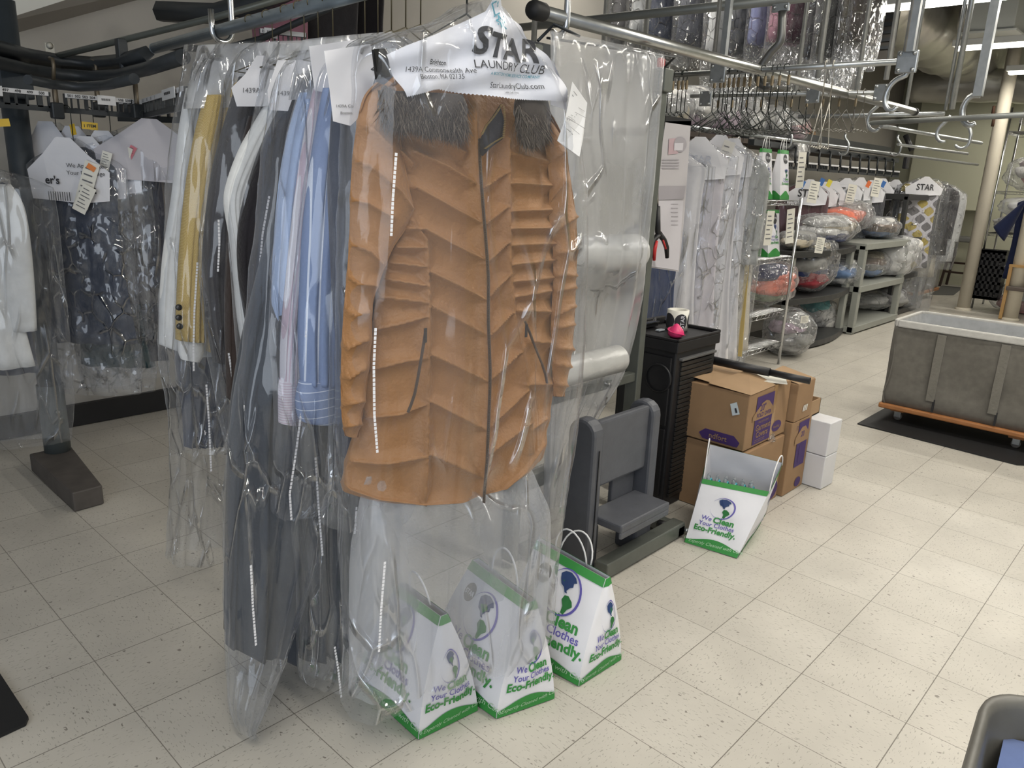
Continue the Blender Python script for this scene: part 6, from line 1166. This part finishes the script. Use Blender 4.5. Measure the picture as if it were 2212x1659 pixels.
z0 = px(1720, 352, 1, 2.2)[2]; part(MB().box((5.0, 2.26, z0+.12), (8.9, 2.32, z0+.17)), 'conveyor_rail', DARKM, t); part(MB().box((5.0, 2.38, z0+.20), (8.9, 2.42, z0+.30)), 'channel_rail', DARKM, t)
for k in range(13):
    x = 5.2+k*.28; m = MB(); m.box((x, 2.20, z0-.06), (x+.25, 2.212, z0-.035)); m.box((x, 2.20, z0-.0), (x+.25, 2.212, z0+.02))
    for j in range(6): m.box((x+.02+.04*j, 2.20, z0-.04), (x+.03+.04*j, 2.212, z0+.005))
    part(m, 'conveyor_link', DARKM, t); part(MB().box((x+.02, 2.192, z0-.0), (x+.23, 2.198, z0+.016)), 'number_strip', LBL, t)
    part(MB().tube([(x, 2.2, z0+.0), (x-.02, 2.2, z0+.08), (x+.03, 2.22, z0+.13), (x+.10, 2.26, z0+.15)], .011, 7), 'trolley_hanger', DARKM, t)
FC = 'clothes on the far conveyor'
for i, (x, y, w, L, cm, lb, tx, cc) in enumerate(((1740, 395, .44, 1.0, cloth('plum_cloth', (.10, .035, .045)), 'plum jacket under a STAR cover, leftmost on the far conveyor', 'STAR', None), (1772, 400, .36, 1.0, BLK, 'black jacket, second from the left on the far conveyor', '', None), (1792, 398, .36, 1.0, SKY, 'pale blue shirt beside the black jacket on the far conveyor', '', None), (1820, 392, .44, 1.0, cloth('mid_grey_cloth', (.10, .10, .11)), 'grey suit under a STAR cover amid the far conveyor', 'STAR', None),
      (1850, 390, .34, 1.0, IVORY, 'white shirt right of the grey suit on the far conveyor', '', None), (1874, 396, .40, 1.0, cloth('mid_grey_cloth', (.10, .10, .11)), 'grey jacket with an orange tag on the far conveyor', '', None), (1898, 392, .36, 1.0, BLK, 'black coat behind the top of the black shelf', '', None), (1926, 394, .44, 1.0, IVORY, 'white shirt under a STAR cover, rightmost on the far conveyor', 'STAR', None))):
    p = px(x, y, 1, 2.18 + .02*(i % 2)); th = math.radians(-35); garm('jacket' if i in (0, 1, 3, 5) else 'shirt', lb, 'jacket' if i in (0, 1, 3, 5) else 'shirt', p, th, w, L, cm, True, 1.1, FC, True)
    capm('paper cover of the ' + lb, p, th, w, .20, ((tx, 0, -.13, .10, .015),) if tx else (), 'paper covers on the far conveyor'); bagm('plastic bag of the ' + lb, p, th, w*1.1, L+.1, 'plastic bags on the far conveyor', FILM, True)
for lb, x, y, co in (('blue clip tag at the shoulder of the plum jacket', 1733, 398, (.05, .16, .45)), ('blue clip tag between the pale blue and plum clothes', 1775, 393, (.05, .16, .45)), ('yellow clip tag left of the grey suit', 1791, 396, (.75, .65, .08)), ('orange tag on the grey jacket of the far conveyor', 1876, 398, (.75, .18, .06)), ('blue clip tag left of the rightmost STAR cover', 1908, 398, (.05, .16, .45))):
    slip(lb, px(x, y, 1, 2.03), -.6, .05, .07, mat('tag_%d' % int(co[2]*100+co[0]*10), co, .5), -.4, False, 'item_tag', 'tag')
for lb, x, y in (('cream ticket on the plum jacket cover', 1757, 415), ('cream ticket on the grey suit cover', 1838, 420), ('cream ticket on the grey jacket cover', 1893, 405)): slip(lb, px(x, y, 1, 2.0), -.5, .11, .20, None, -.1)
# lattice patterned garment group
def lattice():
    m = mat('lattice_print', (.66, .64, .66), .8); nt = m.node_tree; L = nt.links; b = nt.nodes['Principled BSDF']
    tc = node(nt, 'ShaderNodeTexCoord'); mp = node(nt, 'ShaderNodeMapping'); mp.inputs['Rotation'].default_value = (0, math.radians(45), 0); mp.inputs['Scale'].default_value = (1, 1, 1); L.new(tc.outputs['Object'], mp.inputs[0])
    sp = node(nt, 'ShaderNodeSeparateXYZ'); L.new(mp.outputs[0], sp.inputs[0])
    def M(op, a, bb=None):
        n = node(nt, 'ShaderNodeMath', operation=op)
        for i, q in enumerate((a, bb)):
            if q is None: continue
            if hasattr(q, 'is_linked'): L.new(q, n.inputs[i])
            else: n.inputs[i].default_value = q
        return n.outputs[0]
    X, Z = M('DIVIDE', sp.outputs[0], .13), M('DIVIDE', sp.outputs[2], .13); fx = M('ABSOLUTE', M('SUBTRACT', M('FRACT', X), .5)); fz = M('ABSOLUTE', M('SUBTRACT', M('FRACT', Z), .5))
    ins = M('LESS_THAN', M('ADD', M('POWER', fx, 3.), M('POWER', fz, 3.)), .06); par = M('MODULO', M('ABSOLUTE', M('FLOOR', X)), 2.)
    c1 = node(nt, 'ShaderNodeMix', data_type='RGBA'); L.new(par, c1.inputs[0]); c1.inputs[6].default_value = (.50, .38, .07, 1); c1.inputs[7].default_value = (.17, .16, .17, 1)
    c2 = node(nt, 'ShaderNodeMix', data_type='RGBA'); L.new(ins, c2.inputs[0]); c2.inputs[6].default_value = (.66, .64, .68, 1); L.new(c1.outputs[2], c2.inputs[7]); L.new(c2.outputs[2], b.inputs['Base Color']); return m
FG = 'clothes at the end of the gown rod'
for i, (x, y, xx, w, L, cm, lb, tx) in enumerate(((1992, 388, 8.7, .50, 1.05, lattice(), 'white duvet cover with a yellow and grey lattice, hanging behind the black shelf', 'AR'), (2020, 392, 8.9, .40, 1.15, cloth('cream_wool', (.48, .44, .36)), 'cream coat right of the lattice patterned cover', ''), (2040, 398, 9.0, .36, .85, BLK, 'black coat right of the cream coat', ''), (2056, 405, 9.2, .36, .9, IVORY, 'white garment at the rod end before the bar stool', ''))):
    p = px(x, y, 0, xx); th = math.radians(-38); garm('bedspread' if i == 0 else 'coat', lb, 'bedding' if i == 0 else 'coat', p, th, w, L, cm, i > 0, 1.05, FG, True); bagm('plastic bag of the ' + lb.split(',')[0], p, th, w*1.1, L+(.5 if i < 2 else .1), 'plastic bags at the end of the gown rod', FILMX, True)
    if i in (0,): capm('paper cover over the lattice patterned duvet cover', p, th, w, .17, (('STAR', 0, -.12, .10, .01),))
# upper garments in plastic
UG = 'clothes on the upper rack'
for i, (x, y, w, cm, lb) in enumerate(((1352, 82, .36, cloth('smoke_cloth', (.20, .19, .19)), 'smoke grey blouse, leftmost on the upper rack'), (1395, 78, .40, IVORY, 'white blouse second on the upper rack'), (1440, 108, .50, NAVY, 'wide dark navy coat left of the upper drop pipes'), (1500, 100, .46, cloth('slate_knit', (.08, .085, .11)), 'slate cardigan on the upper rack behind the drop pipes'), (1560, 118, .42, IVORY, 'white shirt on the upper rack above the front rod'), (1605, 122, .40, cloth('dark_grey_cloth', (.055, .058, .065)), 'dark grey trousers with a clear hem on the upper rack'), (1645, 100, .34, cloth('mixed_blue_cloth', (.22, .24, .42)), 'blue patterned shirt behind the cast hook stem'),
     (1690, 95, .34, cloth('rose_cloth', (.42, .20, .26)), 'rose pink blouse right of the cast hook'), (1722, 92, .34, cloth('dark_rose_cloth', (.09, .03, .05)), 'dark wine jacket on the upper rack'), (1760, 128, .24, BLK, 'narrow long black coat on the upper rack'), (1800, 126, .46, cloth('black_shiny', (.012, .012, .012), .6, 20), 'broad black garment in very shiny plastic on the upper rack'), (1838, 100, .30, cloth('olive_brown', (.10, .085, .06)), 'olive brown coat on the upper rack'), (1862, 92, .34, cloth('dark_brown_wool', (.045, .032, .028)), 'dark brown coat, rightmost on the upper rack'))):
    b = px(x, y, 0, 4.6); Lg = 1.05; p = b + (0, 0, Lg); garm('coat' if i in (2, 9, 11, 12) else 'shirt', lb, 'coat' if i in (2, 9, 11, 12) else 'shirt', p, math.radians(-8), w, Lg, cm, False, 1.1, UG, True)
    bagm('shiny plastic bag of the ' + lb.split(',')[0], p, math.radians(-8), w*1.15, Lg+.18+.08*(i % 3), 'plastic bags on the upper rack', FILMX, True, .014)
solo(MB().tube([(4.6, .9, 3.66), (4.6, 3.4, 3.66)], .016, 10), 'hanging_rod', GALV, 'upper rack rod near the ceiling above the black garments', 'rod')
# ================================================================== PILLARS, STOOL, RIGHT SHELVES
PIL = mat('cream_pillar_paint', (.62, .57, .47), .6, 0, .10, 2.5)
for lb, x, y, r in (('cream painted pipe pillar with two rusty holes, rising behind the cart', 2080, 668, .075), ('second cream painted pillar at the right edge behind the cart', 2180, 690, .085)):
    b = fl(x, y); t = thing('pillar', lb, 'pillar', (b[0], b[1], 0)); part(MB().tube([(b[0], b[1], .0), (b[0], b[1], 3.95)], r, 24), 'pillar_shaft', PIL, t); part(MB().lathe([(r+.02, 0), (r+.02, .02), (r, .03)], (b[0], b[1], 0), 24), 'pillar_foot', PIL, t)
    if y == 668:
        for py_ in (238, 262): 
            q = px(2146, py_, 0, b[0]-r*.72); part(MB().tube([q+(0, 0, -.06), q+(0, 0, .05)], .018, 8), 'rust_stain', mat('rust', (.06, .025, .012), .8), t)
bf = px(2062, 622, 2, 0); bx_, by_ = bf[0]+.1, bf[1]
t = thing('bar_stool', 'dark wooden bar stool with grey seat and tall open back on the far floor', 'stool', (bx_, by_, 0)); DW = mat('dark_stained_wood', (.035, .018, .012), .4)
for dx in (-.17, .17):
    for dy in (-.17, .17): part(MB().bar((bx_+dx*1.15, by_+dy*1.15, .01), (bx_+dx*.8, by_+dy*.8, .72), .035, .035), 'leg', DW, t)
for z in (.25, .40): part(MB().bar((bx_-.19, by_-.19, z), (bx_-.19, by_+.19, z), .025, .03), 'stretcher', DW, t)
part(MB().bar((bx_-.19, by_-.18, .25), (bx_+.19, by_-.18, .25), .025, .03), 'stretcher', DW, t)
part(MB().box((bx_-.19, by_-.19, .72), (bx_+.19, by_+.19, .80)), 'seat', mat('grey_seat_vinyl', (.20, .20, .19), .5), t, .02)
m = MB(); m.bar((bx_+.17, by_-.17, .74), (bx_+.20, by_-.17, 1.25), .03, .03); m.bar((bx_+.17, by_+.17, .74), (bx_+.20, by_+.17, 1.25), .03, .03); m.bar((bx_+.20, by_-.18, 1.24), (bx_+.20, by_+.18, 1.24), .04, .03); part(m, 'open_back', DW, t)
t = thing('laundry_cart', 'small canvas cart with an orange wooden base beyond the tall black shelf', 'cart', (9.0, 1.85, 0)); q = fl(1978, 655)
part(MB().box((q[0], q[1]+.02, .14), (q[0]+1.0, q[1]+.45, .60)), 'canvas_side', CANV, t, .02); part(MB().box((q[0]-.02, q[1], .10), (q[0]+1.02, q[1]+.47, .14)), 'wooden_base', WOOD, t, .006); part(MB().box((q[0]+.1, q[1]+.02, .004), (q[0]+.16, q[1]+.06, .10)), 'caster', DARKM, t)
wire_shelf('tall chrome wire shelf unit of bedding behind the white pillars', 9.9, 10.5, -.6, 1.36, (.50, .98, 1.50, 2.22), 2.5)
for i, (z, y0, y1, h, cols, lb) in enumerate(((2.23, .55, 1.25, .34, ['lilac', 'pink'], 'lilac and red trimmed quilt bag on the top right shelf'), (2.23, -.2, .5, .34, ['white', 'pink'], 'white quilt bag at the right edge of the top right shelf'), (1.51, .5, 1.3, .42, ['pink', 'white', 'mauve'], 'plastic wrapped quilt with a red edge on the second right shelf'), (.99, .55, 1.3, .22, ['white'], 'lower of the two white pillows on the third right shelf'), (1.19, .55, 1.3, .24, ['white'], 'upper of the two white pillows on the third right shelf'), (.51, .7, 1.2, .12, ['grey'], 'flat grey package on the fourth right shelf'), (.003, .6, 1.2, .34, ['pink', 'white'], 'pink bedding bag on the floor under the right shelves'))):
    bundle(lb, (10.05, (y0+y1)/2, z+h/2*1.06), (.28, (y1-y0)/2, h/2), cols, 60+i, cat='bedding', name='bedding_bag', grp='bedding bags on the right shelves', film_=FILMH if cols == ['white'] else None)
t = thing('plastic_crate', 'black plastic crate with square holes standing on end between the pillars', 'crate', px(2128, 650, 0, 9.75)); a = px(2152, 650, 0, 9.75); b = px(2112, 538, 0, 9.75); m = MB(); y0, y1, z0_, z1_ = a[1], b[1], a[2], b[2]
m.box((9.75, y0, z0_), (9.78, y1, z0_+.04)); m.box((9.75, y0, z1_-.05), (9.78, y1, z1_)); 
for k in range(6): yy = y0+(y1-y0-.03)*k/5; m.box((9.75, yy, z0_), (9.78, yy+.03, z1_))
for k in range(7): zz = z0_+(z1_-z0_-.03)*k/6; m.box((9.75, y0, zz), (9.78, y1, zz+.035))
m.box((9.78, y0, z0_), (10.0, y0+.02, z1_)); m.box((9.78, y1-.02, z0_), (10.0, y1, z1_)); m.box((9.98, y0, z0_), (10.0, y1, z1_)); part(m, 'crate_body', BLACKP, t)
p = px(2268, 425, 0, 9.55); garm('t_shirt', 'navy T-shirt with white chest lettering at the right edge behind the second pillar', 'shirt', p, math.radians(-88), .62, 1.0, cloth('navy_jersey', (.012, .018, .055)), False); 
m = loft([(9.50, p[1]+.22, p[2]-.03, 9.54, p[1]+.24, p[2]-.16, .06, 0), (9.48, p[1]+.50, p[2]-.38, 9.52, p[1]+.36, p[2]-.55, .07, 0)], (1, 0, 0), 10, 16, .9, capb=True); solo(m, 'shirt_sleeve', cloth('navy_jersey', (.012, .018, .055)), 'short wide sleeve of the navy T-shirt beside the second pillar', 'sleeve'); bpy.data.objects['shirt_sleeve'].parent = bpy.data.objects['t_shirt']; 
so_ = bpy.data.objects['shirt_sleeve']; so_.data.transform(Matrix.Translation(-bpy.data.objects['t_shirt'].location)); del so_['category']
m = MB(); m.text('S', lambda x, y: (9.46, p[1]+.17-x, p[2]-.52+y), .22, .02); m.text('L', lambda x, y: (9.46, p[1]+.19-x, p[2]-.62+y), .07, 0); part(m, 'chest_print', WHITE, bpy.data.objects['t_shirt'])
t = thing('wooden_chair', 'light wooden chair frame with a grey seat between the two pillars', 'chair', px(2168, 688, 0, 9.2)); a = px(2160, 690, 0, 9.2); LW = mat('light_oak', (.40, .24, .09), .5)
for dy in (0, -.42): part(MB().bar((9.2, a[1]+dy, .01), (9.2, a[1]+dy, .66), .035, .035), 'leg', LW, t)
part(MB().bar((9.2, a[1]+.02, .65), (9.2, a[1]-.45, .65), .05, .03), 'arm_rail', LW, t); part(MB().box((9.15, a[1]-.42, .36), (9.6, a[1], .41)), 'seat', mat('brown_seat', (.09, .07, .06), .6), t, .01)
for dx in (.4,): part(MB().bar((9.2+dx, a[1], .01), (9.2+dx, a[1], .40), .035, .035), 'leg', LW, t)
# ================================================================== CEILING SERVICES
FOIL = mat('crumpled_foil', (.68, .67, .62), .3, .7, .10, 4, .9, 5)
def duct(label, pts, r, sd, sag=0):
    m = MB(); P = [np.array(p, float) for p in pts]; Q = [P[0]+(P[-1]-P[0])*k/40 for k in range(41)]; m.tube(Q, [r*(1+.05*math.sin(k*1.9)+.04*math.sin(k*.7)) for k in range(41)], 28); solo(m, 'insulated_duct', FOIL, label, 'duct')
duct('fat foil wrapped duct running back under the ceiling, upper right', [(6.2, 2.15, 3.32), (12.5, 2.15, 3.32)], .42, 1); duct('foil wrapped duct crossing behind the white pillar', [(8.2, -3.5, 3.25), (8.2, 1.6, 3.25)], .30, 2); duct('low foil wrapped duct deep in the room', [(10.8, -3.0, 2.7), (10.8, 2.8, 2.9)], .22, 3)
q = px(2148, 62, 0, 7.8); t = thing('air_vent', 'square white sheet metal vent box below the round duct, top right', 'vent', q); VM = mat('vent_white_metal', (.55, .56, .53), .5)
part(MB().box(q-(.22, .22, .05), q+(.22, .22, .28)), 'vent_box', VM, t, .01); part(MB().box(q-(.25, .25, .07), q+(.25, .25, -.05)), 'vent_flange', VM, t)
solo(MB().tube([q+(-.2, .9, .52), q+(.2, -1.5, .52)], .22, 24), 'round_duct', mat('round_duct_metal', (.45, .46, .43), .35, .7), 'smooth round duct above the square vent box', 'duct')
solo(MB().box((12.2, 1.9, 1.2), (12.58, 3.1, 2.9)), 'wall_cabinet', mat('cream_cabinet', (.66, .66, .50), .5), 'tall cream cabinet against the far wall above the rods', 'cabinet', bevel=.01)
q = px(1885, 75, 0, 5.6); m = MB()
for k in range(5): m.box((q[0], q[1]-.16, q[2]-.12+k*.06), (q[0]+.02, q[1]+.12, q[2]-.095+k*.06))
t = thing('wall_louvre', 'dark louvred grille right of the upper black garments', 'grille', q); part(m, 'louvre_blades', DARKM, t); part(MB().box((q[0]+.02, q[1]-.18, q[2]-.2), (q[0]+.05, q[1]+.14, q[2]+.22)), 'grille_back', mat('dark_grille_back', (.05, .045, .04), .7), t)
t = thing('clamp_lamp', 'black clamp with a slanted arm in front of the far cabinets', 'clamp', px(1965, 330, 0, 8.2)); part(MB().tube([px(1956, 292, 0, 8.2), px(1970, 325, 0, 8.2)], .03, 8), 'arm', BLACKP, t); part(MB().box(px(1960, 365, 0, 8.2)-(.05, .0, .0), px(1975, 340, 0, 8.2)+(.05, .10, .0)), 'clamp_jaw', BLACKP, t, .01)
